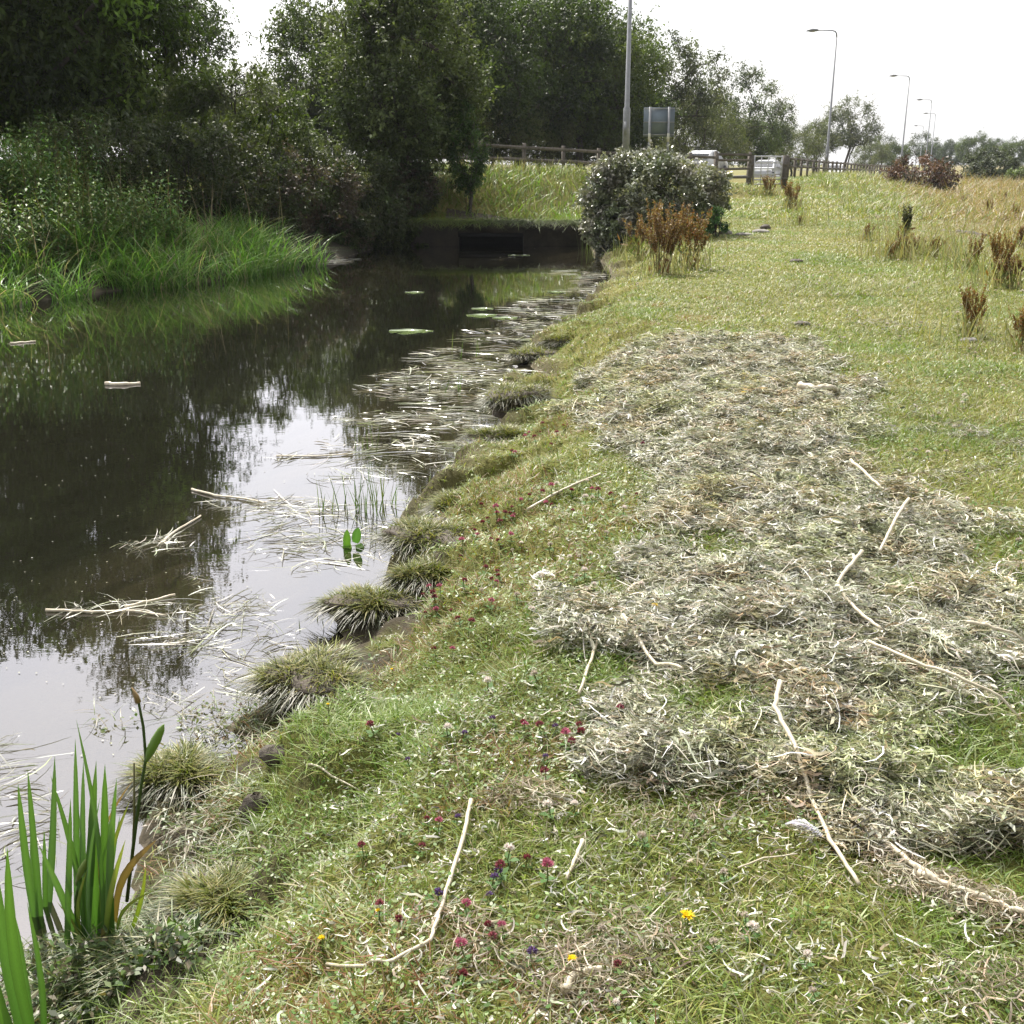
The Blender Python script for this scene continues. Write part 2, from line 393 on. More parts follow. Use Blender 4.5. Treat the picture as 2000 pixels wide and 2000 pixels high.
bed = ss(0, .7, -dW)[:, None]; deep = ss(.6, 3.0, -dW)[:, None]
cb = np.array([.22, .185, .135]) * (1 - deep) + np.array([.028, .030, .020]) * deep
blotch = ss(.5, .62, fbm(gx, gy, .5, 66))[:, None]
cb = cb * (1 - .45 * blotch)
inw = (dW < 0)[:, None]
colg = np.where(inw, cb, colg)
yw0 = RBw[-1][1]; cx0, cx1 = [(p_ - 1000) / FPX * (yw0 * cT + .6) for p_ in (895, 1022)]
GZ = np.where((gx > cx0 - .15) & (gx < cx1 + .15) & (gy > yw0 - .3) & (gy < yw0 + 1.4), -1.25, GZ)
ny_, nx_ = shp
ii = np.arange(ny_ - 1)[:, None] * nx_ + np.arange(nx_ - 1)[None]
GF = np.stack([ii, ii + 1, ii + 1 + nx_, ii + nx_], -1).reshape(-1, 4)
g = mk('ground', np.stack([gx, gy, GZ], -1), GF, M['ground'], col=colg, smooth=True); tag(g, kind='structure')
# water sheet (its outline tucked under the banks)
wp = poly.copy()
cen = np.array([-3.5, 14.])
me = bpy.data.meshes.new('water')
out = []
n = len(wp)
for i in range(n):
    a, b, c = wp[i - 1], wp[i], wp[(i + 1) % n]
    t = (c - a) / (np.linalg.norm(c - a) + 1e-9); nrm = np.array([t[1], -t[0]])
    out.append(b + nrm * .0)
xs2 = np.array([-22] + list(np.linspace(-12, 5, 60))); ys2 = np.array([-16] + list(np.linspace(-2, 34, 80)))
wx, wy = np.meshgrid(xs2, ys2); nn = wx.shape
ii = np.arange(nn[0] - 1)[:, None] * nn[1] + np.arange(nn[1] - 1)[None]
wV = np.stack([wx.ravel(), wy.ravel(), np.full(wx.size, ZW)], -1)
wF = np.stack([ii, ii + 1, ii + 1 + nn[1], ii + nn[1]], -1).reshape(-1, 4)
fc = wV[wF].mean(1); dd_, _t = wdist(fc[:, 0], fc[:, 1]); wF = wF[dd_ < .9]
w = mk('water', wV, wF, M['water'], smooth=True); tag(w, kind='structure')
# road: ribbon left of the lamp line, kerb along it
def offs(P, o):
    T = np.gradient(P, axis=0); T = unit(T); Nn = np.stack([-T[:, 1], T[:, 0]], -1); return P + Nn * o
def dense(P, step=3.0):
    r = [];
    for a, b in zip(P[:-1], P[1:]):
        k = max(2, int(np.linalg.norm(b - a) / step))
        r += [a + (b - a) * t for t in np.linspace(0, 1, k, endpoint=False)]
    return np.array(r + [P[-1]])
Ed = dense(EDGE)
for _ in range(6): Ed[1:-1] = (Ed[:-2] + Ed[1:-1] * 2 + Ed[2:]) / 4
def zroad(P): return 1.3 - .45 * ss(38, 50, P[:, 1]) * ss(-5, 5, P[:, 0]) - .80 * ss(64, 100, P[:, 1])
A_, B_ = offs(Ed, 2.6), offs(Ed, 8.2)
z_ = zroad(Ed) + .03
V = np.concatenate([np.c_[A_, z_], np.c_[B_, z_]]); k = len(Ed)
F = [(i, i + 1, k + i + 1, k + i) for i in range(k - 1)]
tag(mk('road', V, np.array(F), M['tar']), kind='structure')
a_, b_ = offs(Ed, 2.45), offs(Ed, 2.6)
V = np.concatenate([np.c_[a_, z_ + .1], np.c_[b_, z_ + .1], np.c_[a_, z_ - .2], np.c_[b_, z_ - .2]])
F = [(i, i + 1, k + i + 1, k + i) for i in range(k - 1)] + [(2 * k + i, 2 * k + i + 1, i + 1, i) for i in range(k - 1)] + [(k + i, k + i + 1, 3 * k + i + 1, 3 * k + i) for i in range(k - 1)]
tag(mk('kerb', V, np.array(F), M['kerb']), kind='structure')

# ------------------------------------------------------------------ grass (stuff)
def scatter(y0, y1, dens, x0=None, x1=None, slope=.53, mar=.9):
    area_n = int(dens * (y1 - y0) * 2 * (slope * y1 + mar))
    y = y0 + rng.random(area_n) * (y1 - y0); x = (rng.random(area_n) * 2 - 1) * (slope * y1 + mar)
    m = np.abs(x) < slope * y + mar
    x, y = x[m], y[m]; d, t = wdist(x, y)
    return x, y, d, t
GV, GFc, GC, off = [], [], [], 0
def push(V, F, Cc):
    global off
    GV.append(V); GFc.append(F + off); GC.append(Cc); off += len(V)
def flush(name, mat, label, cat, smooth=False):
    global off, GV, GFc, GC
    o = mk(name, np.concatenate(GV), np.concatenate(GFc), mat, col=np.concatenate(GC), smooth=smooth)
    tag(o, label, cat, kind='stuff'); GV, GFc, GC, off = [], [], [], 0
    return o
G_GREEN = [(.15, .215, .028), (.19, .25, .036), (.11, .165, .022), (.25, .29, .06)]
G_DRY = [(.26, .25, .07), (.32, .30, .11), (.20, .20, .055), (.42, .39, .24)]
for y0, y1, dens, L, Wd in ((.9, 4, 9500, .050, .0034), (4, 8, 4600, .045, .0045), (8, 16, 2400, .045, .0065), (16, 32, 800, .075, .010), (32, 78, 170, .17, .022)):
    x, y, d, t = scatter(y0, y1, dens)
    e = edist(x, y)
    m = (d > .03) & ~((t == 1) & (d < 60) & (x < -2)) & ((e > .3) | (e < -10))
    hd = heap_d(x, y)
    m &= (rng.random(len(x)) > .78 * ss(-.03, .15, hd) * ss(.36, .52, fbm(x, y, .3, 61, 2)))
    mz_ = ss(.36, .48, fbm(x, y, .28, 140, 2)) * (1 - ss(.30, .60, d)) * (y < 5.2) * (t == 0)
    m &= rng.random(len(x)) > .93 * mz_
    m &= rng.random(len(x)) > (.66 * (1 - ss(.05, .35, d + .5 * (fbm(x, y, .25, 12, 2) - .5))) * (t == 0))
    x, y, d, t, e = x[m], y[m], d[m], t[m], e[m]
    z = height(x, y, (d, t))
    n = len(x); ti = grass_tint(x, y)
    isdry = rng.random(n) < (.12 + .75 * ti)
    dead = rng.random(n) < (.09 if y1 < 9 else .05)
    c = np.where(isdry[:, None], pick(G_DRY, n), pick(G_GREEN, n))
    c[dead] = pick([(.36, .34, .25), (.50, .48, .38), (.22, .20, .12), (.30, .22, .13)], dead.sum())
    red = (fbm(x, y, .5, 77, 2) > .57) & (d < 2.2) & (t == 0) & (rng.random(n) < .35) & (y < 14)
    c[red] = pick([(.22, .10, .04), (.25, .16, .05)], red.sum())
    vg = (fbm(x, y, 1.1, 55, 2) > .6)
    c[vg] = c[vg] * .5 + np.array([.13, .23, .03]) * .5 * (.8 + .4 * rng.random((vg.sum(), 1)))
    clump = fbm(x, y, .18 if y1 < 17 else .8, 21, 2)
    tall = 1 + 1.0 * ss(.55, .75, fbm(x, y, 2.5, 13)) * (y > 14)
    tall = tall + 1.1 * ((t == 2) | ((e < 4) & (e > 0) & (y > 30)))
    path_ = (np.abs(x - .222 * y) < 2.4 + .5 * vn(x, y, 1.5, 3)) & (y > 16); tall = np.where(path_, .75, tall)
    marsh_ = ss(0, 5, x - .29 * y) * ss(15, 27, y); tall = tall * (1 + 1.0 * marsh_)
    mm = rng.random(n) < marsh_ * .85
    c[mm] = pick([(.30, .19, .09), (.36, .26, .13), (.24, .21, .08)], mm.sum())
    cul = (t == 2) & (d < 5)
    c[cul] = pick([(.13, .24, .03), (.19, .28, .05), (.22, .24, .07)], cul.sum())
    Ln = L * (.5 + rng.random(n)) * (.6 + .9 * clump) * tall
    push(*blades(np.c_[x, y, z - .004], Ln, Wd * (.6 + .8 * rng.random(n)), .25 + rng.random(n) * .9, .2 + rng.random(n) * .8, c))
flush('meadow_grass', M['grass'], 'short yellow-green meadow grass covering the field and bank', 'grass')
# small round leaves low in the sward (clover, daisy leaves)
for y0, y1, dens, s in ((1.0, 4, 2000, .007), (4, 9, 600, .010)):
    x, y, d, t = scatter(y0, y1, dens)
    m = (d > .1) & (t == 0) & (fbm(x, y, .45, 90, 2) > .47) & (rng.random(len(x)) > .9 * ss(0, .15, heap_d(x, y)))
    x, y, d, t = x[m], y[m], d[m], t[m]; n = len(x); z = height(x, y, (d, t))
    az = rng.random(n) * 2 * PI; up = rng.random(n) * .5
    b = np.stack([np.cos(az) * np.cos(up), np.sin(az) * np.cos(up), np.sin(up)], -1)
    a2 = az + PI / 2; side = np.stack([np.cos(a2), np.sin(a2), (rng.random(n) - .5) * .8], -1)
    P = np.c_[x, y, z + .012 + rng.random(n) * .025]
    S = P[:, None] + b[:, None] * (np.linspace(0, 1, 4)[None, :, None] * s * (1.2 + rng.random(n)[:, None, None]))
    push(*ribbons(S, side * (s * .55), pick([(.09, .18, .03), (.14, .22, .04), (.20, .25, .08)], n), [.3, 1, .9, .2]))
flush('clover_leaves', M['grass'], 'small round clover and daisy leaves low in the meadow turf', 'ground cover')

# ------------------------------------------------------------------ dried cut weed
LIT = [(.58, .57, .48), (.36, .38, .27), (.15, .165, .095), (.80, .78, .70), (.38, .31, .22), (.06, .06, .04), (.23, .25, .15), (.48, .48, .40)]
def curly(P, L, Wd, K, col, curl=2.2, lift=.5, az=None, tilt=.22):
    n = len(P); az = rng.random(n) * 2 * PI if az is None else az
    k0 = (rng.random(n) - .5) * curl; k1 = (rng.random(n) - .5) * curl * 2
    t = np.linspace(0, 1, K)
    ang = az[:, None] + k0[:, None] * t * 2 + k1[:, None] * t ** 2
    el = (rng.random(n) - .5)[:, None] * 2 * tilt + np.cos(t[None] * PI * (1 + rng.random(n)[:, None] * 2) + rng.random(n)[:, None] * 6) * lift * .6
    D = np.stack([np.cos(ang) * np.cos(el), np.sin(ang) * np.cos(el), np.sin(el)], -1) * (L / (K - 1))[:, None, None]
    S = np.cumsum(D, 1); S = S - S.mean(1, keepdims=True) + P[:, None]
    roll = rng.random(n)[:, None] * 2 * PI * .35 - PI * .17 + t[None] * (rng.random(n) - .5)[:, None] * 3.0
    T = unit(D); hor = unit(np.cross(T, np.array([0, 0, 1.]))); nr = np.cross(hor, T)
    Wv = (hor * np.cos(roll)[..., None] + nr * np.sin(roll)[..., None]) * (Wd / 2)[:, None, None]
    tp = np.interp(t, [0, .2, .8, 1], [.4, 1, .9, .15])
    return ribbons(S, Wv, col, tp)
n = 165000
px_ = 1120 + rng.random(n * 3) * 1000; lo, hi = HEAPW.min(0), HEAPW.max(0)
# sample in world space with density rising towards the camera
yy = lo[1] - .15 + (rng.random(n * 4) ** 1.35) * (hi[1] - lo[1] + .3); xx = lo[0] - .2 + rng.random(n * 4) * (hi[0] - lo[0] + .4)
hd = heap_d(xx, yy); pat = fbm(xx, yy, .3, 61, 2)
keep = rng.random(len(xx)) < ss(-.24, .20, hd + (pat - .5) * .9) * (.25 + .75 * ss(.28, .50, pat + .10))
xx, yy, pat = xx[keep][:n], yy[keep][:n], pat[keep][:n]; n = len(xx); print('litter', n)
zz = height(xx, yy)
grpc = (fbm(xx, yy, .12, 5, 2))
c = pick(LIT, n, [4, 4, 3, 3, 1.5, 2.5, 3, 3], .3)
br = ss(.52, .72, fbm(xx, yy, .16, 88, 3)) * (rng.random(n) < .7); c = c * (1 + br[:, None] * (np.array([1.0, .84, .70]) - 1))
gn = ss(.45, .7, fbm(xx, yy, .3, 89, 3)) * (rng.random(n) < .7); c = c * (1 + gn[:, None] * (np.array([.86, .93, .66]) - 1))
thick = (.012 + .05 * ss(.4, .75, pat) + .075 * ss(.45, .75, fbm(xx, yy, .13, 19, 2))) * rng.random(n)
fl_az = (fbm(xx, yy, .25, 70, 2) * 2 * PI * 2) + rng.normal(0, .7, n)
sc_ = 1 + .06 * yy
c = c * np.array([1.08, 1.07, 1.08]); c = np.clip(c * (.55 + .9 * rng.random((n, 1))), 0, .9)
fine = rng.random(n) < .38
f_ = fine; P_ = np.c_[xx, yy, zz + .010 + thick]
push(*curly(P_[f_], (.05 + .15 * rng.random(f_.sum()) ** 1.5) * sc_[f_], (.0013 + .0028 * rng.random(f_.sum()) ** 1.5) * sc_[f_], 7, c[f_], 2.8, .6, fl_az[f_]))
f_ = ~fine
push(*curly(P_[f_], (.018 + .06 * rng.random(f_.sum()) ** 1.8) * sc_[f_], (.0025 + .007 * rng.random(f_.sum()) ** 1.8) * sc_[f_], 6, c[f_], 2.4, .75, fl_az[f_]))
# sparse scraps over the rest of the turf
for y0, y1, dens in ((1.0, 3.2, 2000), (3.2, 6, 700), (6, 12, 70)):
    x, y, d, t = scatter(y0, y1, dens)
    m = (d > .1) & (t == 0) & (x > -.6 - 0 * y) & (fbm(x, y, .4, 91, 2) > .45)
    x, y, d, t = x[m], y[m], d[m], t[m]; n = len(x)
    push(*curly(np.c_[x, y, height(x, y, (d, t)) + .02 + .01 * rng.random(n)], .012 + .06 * rng.random(n) ** 3, .0018 + .005 * rng.random(n) ** 2.4, 6, pick(LIT, n, [5, 2, 1, 5, 2, 1.5, 1, 4]), 2.6, .6))
# small knots of weed off the heap
KN = [(1130,1905,.12,260),(1180,1850,.12,170),(1260,1860,.10,110),(1110,1965,.09,170),(1700,1660,.06,120),(1740,1700,.06,130),(1790,1735,.07,160),(1850,1760,.07,160),(1920,1780,.07,170),(1990,1810,.08,180),(1870,1650,.09,250),(1035,1565,.10,260),(1340,1580,.20,300),(960,1870,.10,130),(900,1810,.08,70),
      (1850,845,.20,180),(1890,855,.12,90),(1990,880,.14,120),(1850,940,.14,110),(1910,925,.10,70),(1710,635,.22,90),(1560,640,.2,60),(1760,640,.5,90),(1260,720,.35,500),(1650,790,.2,200),(1420,665,.3,400),(1990,1640,.1,120),(1950,1950,.12,220)]
for kx, ky, r, k in KN:
    p = at_g(kx, ky); a = rng.random(k) * 2 * PI; q = r * np.sqrt(rng.random(k))
    x = p[0] + np.cos(a) * q * 1.2; y = p[1] + np.sin(a) * q * .9
    hh = (1 - (q / r) ** 2) * .05 * (r / .15) ** .5
    c = pick([(.44, .35, .24), (.62, .56, .45), (.36, .33, .22), (.20, .16, .10)], k) if ky > 1500 else pick(LIT, k)
    s = 1 + .05 * p[1]
    push(*curly(np.c_[x, y, height(x, y) + .015 + hh * rng.random(k)], (.03 + .07 * rng.random(k)) * s, (.001 + .0032 * rng.random(k) ** 2) * s, 6, c * .85, 2.8, .8))
flush('cut_weed', M['straw'], 'heaps of dried pale grey-green cut waterweed spread on the grass', 'dried weed')

# ------------------------------------------------------------------ floating reed scraps
FB = [(1090,600,90,18,260),(1150,570,50,14,120),(1050,625,70,14,130),(980,660,80,16,160),(1030,640,60,14,100),(930,700,110,20,330),(860,735,120,18,330),(960,735,70,18,200),(800,765,100,16,170),
      (900,780,110,22,260),(820,820,120,20,230),(730,818,70,10,60),(890,830,70,18,120),(760,870,120,22,190),(850,870,60,18,80),(640,900,110,10,70),(700,930,90,16,90),(880,900,40,16,50),(800,920,60,20,60),
      (500,985,90,16,120),(570,1000,90,24,190),(640,1040,100,40,230),(540,1060,80,26,110),(600,1100,70,22,60),(310,1070,70,14,60),(330,1055,40,10,40),(210,1195,110,12,45),(280,1185,80,12,40),(430,1210,90,26,150),(480,1180,70,14,60),(400,1250,70,28,90),(450,1300,60,30,60),(540,1250,50,30,60),(330,1240,60,24,40),
      (400,1140,40,20,30),(620,510,60,5,160),(640,507,50,4,120),(560,518,30,4,60),(1120,535,50,6,60),(1160,545,40,10,60),(20,1500,50,60,80),(60,1600,60,50,60),(30,1680,50,40,40),(480,1330,70,30,60),(330,1380,50,30,40),(720,1000,60,30,50),(720,1090,50,20,40),(985,505,20,3,12),(40,672,22,3,4)]
for cx, cy, rx, ry, k in FB:
    k = int(k * (.55 if cy < 880 else .55))
    a = rng.random(k) * 2 * PI; q = np.sqrt(rng.random(k)) * 1.1
    pts = np.array([at_z(cx + np.cos(u) * v * rx, cy + np.sin(u) * v * ry, ZW) for u, v in zip(a, q)])
    d, t = wdist(pts[:, 0], pts[:, 1]); pts = pts[d < .1]; k = len(pts)
    if k == 0: continue
    far_ = pts[:, 1] > 7
    base = rng.random() * PI
    az = np.where(rng.random(k) < .6, base + rng.normal(0, .5, k), rng.random(k) * 2 * PI)
    L = (.04 + .30 * rng.random(k) ** 2.6) * (1 + .05 * pts[:, 1]); Wd = (.0016 + .0046 * rng.random(k) ** 1.8) * (1 + .03 * pts[:, 1])
    if cy < 900: az = np.where(rng.random(k) < .75, rng.normal(0, .4, k), az)
    fcol_ = pick([(.52, .51, .42), (.70, .69, .60), (.33, .35, .20), (.20, .18, .10)], k, [4, 2, 2.2, 2.2])
    if cy < 900: fcol_ = np.clip(fcol_ * 1.35, 0, .85); Wd = Wd * 1.25  # far scraps coloured brighter and widened to imitate glints
    push(*curly(pts + np.array([0, 0, .006]) + np.c_[0 * L, 0 * L, rng.random(k) * .012], L, Wd, 5, fcol_, .9, .05, az, .03))
# specks of duckweed and seed fluff
sp = []
while len(sp) < 600:
    p = at_z(rng.random() * 1150, 480 + rng.random() ** 1.3 * 1000, ZW); sp.append(p)
sp = np.array(sp); d, _ = wdist(sp[:, 0], sp[:, 1]); sp = sp[d < -.05]; k = len(sp); s = .0018 + .0016 * rng.random(k) + sp[:, 1] * .0003
a = rng.random(k) * 2 * PI
push(*ribbons(sp[:, None] + np.stack([np.cos(a), np.sin(a), 0 * a], -1)[:, None] * (np.linspace(-1, 1, 3)[None, :, None] * s[:, None, None]) + np.array([0, 0, .005]), np.stack([-np.sin(a), np.cos(a), 0 * a], -1) * s[:, None], pick([(.5, .5, .42), (.35, .36, .24)], k), [.3, 1, .3]))
flush('floating_reed_scraps', M['float'], 'pale cut reed scraps and specks floating on the water', 'floating debris')

def leafmesh(P, axis, nrm, L, Wd, col):
    """pointed leaves, folded along the midrib: 4 verts, 1 quad each"""
    axis = unit(axis); side = unit(np.cross(axis, nrm)); nn_ = np.cross(side, axis)
    L = L[:, None]; Wd = Wd[:, None]
    a = P; b = P + axis * L * .45 + side * Wd * .5 + nn_ * Wd * .12; c = P + axis * L - nn_ * L * .08; d = P + axis * L * .45 - side * Wd * .5 + nn_ * Wd * .12
    V = np.stack([a, b, c, d], 1).reshape(-1, 3); F = np.arange(len(P) * 4).reshape(-1, 4)
    return V, F, np.repeat(col, 4, 0)
# ------------------------------------------------------------------ far bank sedge, nettles (stuff)
def along(P, n, spread0, spread1):
    P = np.array(P); seg = np.linalg.norm(np.diff(P, axis=0), axis=1); cum = np.r_[0, np.cumsum(seg)]
    s = rng.random(n) * cum[-1]; i = np.clip(np.searchsorted(cum, s) - 1, 0, len(seg) - 1); t = (s - cum[i]) / seg[i]
    p = P[i] + (P[i + 1] - P[i]) * t[:, None]; T = (P[i + 1] - P[i]) / seg[i][:, None]; Nn = np.stack([T[:, 1], -T[:, 0]], -1)
    o = spread0 + rng.random(n) * (spread1 - spread0)
    return p + Nn * o[:, None], o
LBX = LBw + farL[:1]
n = 15000
q, o = along(LBX[2:], n, -.4, 1.3)
d, t = wdist(q[:, 0], q[:, 1]); z = np.maximum(height(q[:, 0], q[:, 1], (d, t)), ZW - .1)
cl = fbm(q[:, 0], q[:, 1], .7, 17, 2)
m = rng.random(n) < ss(.28, .5, cl); q, o, z, cl = q[m], o[m], z[m], cl[m]; n = len(q)
L = (.36 + .75 * rng.random(n) ** 1.2) * (.6 + .8 * cl)
push(*blades(np.c_[q, z], L, .010 + .014 * rng.random(n), rng.random(n) * .55, .35 + rng.random(n) * .9, pick([(.10, .23, .035), (.16, .31, .055), (.26, .37, .11), (.40, .37, .24)], n, [4, 4, 2.5, 1.2]), 6))
flush('sedge', M['grass'], 'fringe of arching green sedge along the far water edge', 'sedge')
n = 5200   # nettles: upright stems with pairs of pointed leaves, ragged heights
q, o = along(LBw[4:] + farL[:1], n, .5, 4.6)
z = height(q[:, 0], q[:, 1]); px = proj(np.c_[q, z])[:, 0]
m = (px < 430 - 40 * np.maximum(0, q[:, 1] - 20) + 70 * rng.normal(size=n)) & (fbm(q[:, 0], q[:, 1], .8, 3, 3) > .40); q, z = q[m], z[m]; n = len(q)
top = (.35 + 1.15 * rng.random(n) ** 1.1) * (.55 + .9 * fbm(q[:, 0], q[:, 1], .9, 9, 2))
la = rng.random(n) * 6.3; ln = .22 * rng.random(n) * top
K_ = 13; u = np.repeat((np.arange(K_) + .6)[None] / K_, n, 0).ravel(); i_ = np.repeat(np.arange(n), K_)
for hf in (0, 1):
    az = la[i_] + np.tile(np.arange(K_), n) * 1.57 + hf * PI + rng.normal(0, .25, n * K_)
    P = np.c_[q[i_, 0] + np.cos(la[i_]) * ln[i_] * u ** 2, q[i_, 1] + np.sin(la[i_]) * ln[i_] * u ** 2, z[i_] + top[i_] * (.15 + .85 * u)]
    sz = (.05 + .06 * rng.random(n * K_)) * (1.25 - .6 * u)
    V, F, Cc = leafmesh(P, np.stack([np.cos(az), np.sin(az), -.35 + .3 * rng.normal(size=n * K_)], -1), np.tile([[0, 0, 1.]], (n * K_, 1)), sz * 1.5, sz * .6, np.repeat(pick([(.08, .18, .03), (.13, .24, .04), (.06, .13, .03), (.19, .23, .07)], n), K_, 0)); push(V, F, Cc)
push(*blades(np.c_[q, z], top, np.full(n, .010), rng.random(n) * .12, rng.random(n) * .15, pick([(.12, .16, .05), (.2, .14, .07)], n)))
k = 500; q, o = along(LBX[2:], k, .2, 3.5); z = height(q[:, 0], q[:, 1])
push(*blades(np.c_[q, z], .6 + 1.0 * rng.random(k), np.full(k, .012), rng.random(k) * .35, rng.random(k) * .35, pick([(.34, .28, .18), (.26, .2, .12)], k), 5))
flush('nettles', M['leafdull'], 'bed of bright green nettles above the sedge at the left edge', 'nettles')

# ------------------------------------------------------------------ trees
def lobes(dirs, seed, amp=.3, nl=14):
    r = np.random.default_rng(seed); Ld = unit(r.normal(size=(nl, 3))); Ld[:, 2] = np.abs(Ld[:, 2]) * .9 - .15; Ld = unit(Ld)
    k = (dirs @ Ld.T).max(1)
    return 1 - amp + amp * 1.5 * ss(.6, 1, k)
def make_tree(name, label, cat, loc, H, R, zb, leaf=(.11, .05), n=30000, cols=((.05, .09, .02),), trunk_r=.16, seed=1, group=None, nclus=170, mat='leaf', droop=.25, lean=(0, 0), multi=1, cr=.2, taper=0.0, trunkname='trunk', crownname='crown', amp=.3, shell=.45, twig=.4, extra=()):
    r = np.random.default_rng(seed)
    R = np.broadcast_to(np.asarray(R, float), (2,)); root = empty(name, loc, 0, label, cat, group)
    hc = (H - zb) / 2; cz = zb + hc
    d = unit(r.normal(size=(nclus, 3))); f = lobes(d, seed, amp); q = shell + (1 - shell) * r.random(nclus) ** .6
    cl = d * (f * q)[:, None] * np.array([R[0], R[1], hc]); 
    if taper: cl[:, :2] *= (1 - taper * ss(-hc, hc, cl[:, 2]))[:, None]
    cl[:, 2] += cz; cl[:, 0] += lean[0] * cl[:, 2] / H; cl[:, 1] += lean[1] * cl[:, 2] / H
    if len(extra): cl = np.vstack([cl, np.array(extra, float)]); nclus = len(cl)
    # limbs: greedy tree from the trunk to the clusters
    nodes = []; par = []
    for m_ in range(multi):
        bx = (r.random(2) - .5) * (.25 * R[0] if multi > 1 else 0); tp = np.array([lean[0] * .8 + (r.random() - .5) * R[0] * (.9 if multi > 1 else .25), lean[1] * .8 + (r.random() - .5) * R[1] * (.9 if multi > 1 else .25), H * .82])
        p0 = None
        for t in np.linspace(0, 1, 9):
            p = np.array([bx[0], bx[1], -.25]) * (1 - t) + tp * t + (r.random(3) - .5) * .10 * R[0] * math.sin(PI * t)
            nodes.append(p); par.append(p0); p0 = len(nodes) - 1
    order = np.argsort(np.linalg.norm(cl - np.array([0, 0, zb * .8]), axis=1))
    kid = np.zeros(len(nodes) + 4 * nclus)
    leafnodes = []
    for ci in order:
        c = cl[ci]; N_ = np.array(nodes); dv = N_ - c; cost = np.linalg.norm(dv, axis=1) + np.maximum(0, dv[:, 2] + .15 * np.linalg.norm(dv, axis=1)) * 1.3
        j = int(np.argmin(cost)); a = N_[j]; pj = j
        for t in (.5, 1.0):
            p = a + (c - a) * t + (r.random(3) - .5) * .08 * np.linalg.norm(c - a); p[2] += .06 * np.linalg.norm(c - a) * (1 - t)
            nodes.append(p); par.append(pj); pj = len(nodes) - 1
        leafnodes.append(pj)
    cnt = np.zeros(len(nodes)); 
    for l in leafnodes:
        j = l
        while j is not None: cnt[j] += 1; j = par[j]
    N_ = np.array(nodes); rad = np.maximum(.010, trunk_r * (np.maximum(cnt, 1) / cnt.max()) ** .48)
    mb = MB()
    for j, pj in enumerate(par):
        if pj is None: continue
        rr0 = min(rad[pj], rad[j] * 1.5); mb.tube([N_[pj], (N_[pj] + N_[j]) / 2, N_[j]], [rr0, (rr0 + rad[j]) / 2, rad[j]], 7 if rad[j] > .05 else 4, cap=False)
    mb.build(trunkname, M['bark'], root, smooth=True)
    # leaves on twigs round every cluster
    npc = max(1, n // nclus); per = 7; T = max(1, npc // per)
    cr_ = cr * (R.mean() + hc) / 2
    c0 = np.repeat(cl, T, 0); od = unit(c0 - np.array([lean[0] * .5, lean[1] * .5, cz * .8]))
    td = unit(od * .7 + r.normal(size=c0.shape) * .75 + np.array([0, 0, -droop])); ts = c0 + r.normal(size=c0.shape) * cr_ * .42
    tl = cr_ * (twig + .6 * r.random(len(c0)))
    tt = (np.arange(per) + .5) / per
    P = ts[:, None] + td[:, None] * (tl[:, None] * tt[None])[..., None]; P[..., 2] -= (tl[:, None] * tt[None] ** 2) * droop * .5
    P = P.reshape(-1, 3); tdr = np.repeat(td, per, 0); nL = len(P)
    ax = unit(tdr * .5 + r.normal(size=P.shape) * .7 + np.array([0, 0, -droop])); nr = unit(r.normal(size=P.shape) * .55 + np.array([0, 0, 1.]) + .3 * np.repeat(od, per, 0))
    cc = np.array(cols)[r.integers(0, len(cols), nclus)] * (.65 + .8 * r.random((nclus, 1)) ** 1.5)
    cc = np.repeat(cc, T * per, 0) * (.75 + .5 * r.random((nL, 1)))
    V, F, Cc = leafmesh(P, ax, nr, leaf[0] * (.6 + .8 * r.random(nL)), leaf[1] * (.6 + .8 * r.random(nL)), cc)
    mk(crownname, V, F, M[mat], root, Cc)
    return root
def gl(px, Y, z=None):
    """point on the ground in the column of pixel px at depth Y"""
    x = (px - 1000) / FPX * (Y * cT + .3); return (x, Y, hz(x, Y) if z is None else z)

DK = ((.055, .085, .020), (.075, .115, .025), (.04, .06, .018)); LT = ((.09, .13, .03), (.115, .15, .04), (.07, .10, .028)); GREY = ((.10, .12, .06), (.13, .14, .08), (.08, .10, .05))
make_tree('ash_tree', 'tall dark ash tree filling the upper left corner over the nettles', 'tree', gl(115, 27.6), 8.2, (2.9, 3.2), .3, (.19, .07), 66000, DK + LT[:2] + ((.12, .20, .035),), .24, 3, nclus=230, droop=.35)
make_tree('ash_tree', 'shaded ash tree cut by the left edge of the photo', 'tree', gl(-140, 26.2), 8.0, (3.5, 3.2), .3, (.19, .07), 42000, DK, .24, 4, nclus=190, droop=.35)
make_tree('ash_tree', 'low light-green ash sapling just left of the round sign', 'tree', gl(455, 27.5), 3.1, (1.7, 1.5), .0, (.13, .045), 20000, LT + GREY[:1], .08, 5, nclus=110, droop=.4, multi=2)
make_tree('ash_tree', 'tree reaching a thin leafy branch into the white sky gap', 'tree', gl(175, 29), 10.8, (1.8, 1.9), 2.2, (.14, .05), 24000, DK, .18, 6, nclus=120, droop=.3, shell=.5, extra=[(1.9, -.4, 4.3), (2.1, -.3, 4.6), (1.7, -.4, 4.1), (2.2, -.5, 4.3), (2.7, -.5, 4.2), (3.1, -.6, 4.25), (3.5, -.6, 4.0), (2.4, -.3, 3.9)])
make_tree('field_maple', 'dense upright grey-green tree in the middle behind the culvert wall', 'tree', gl(788, 32.6), 5.9, (2.45, 2.4), -.1, (.13, .06), 56000, ((.09, .125, .045), (.12, .15, .06), (.075, .10, .035)), .2, 8, nclus=260, droop=.15, taper=.35, multi=3)
make_tree('young_willow', 'small bushy tree in front of the culvert slope beside the dense upright tree', 'tree', gl(912, 32.3), 2.9, (.62, .6), .15, (.08, .035), 9000, ((.045, .09, .025), (.06, .11, .03)), .05, 9, nclus=60, droop=.2, multi=2)
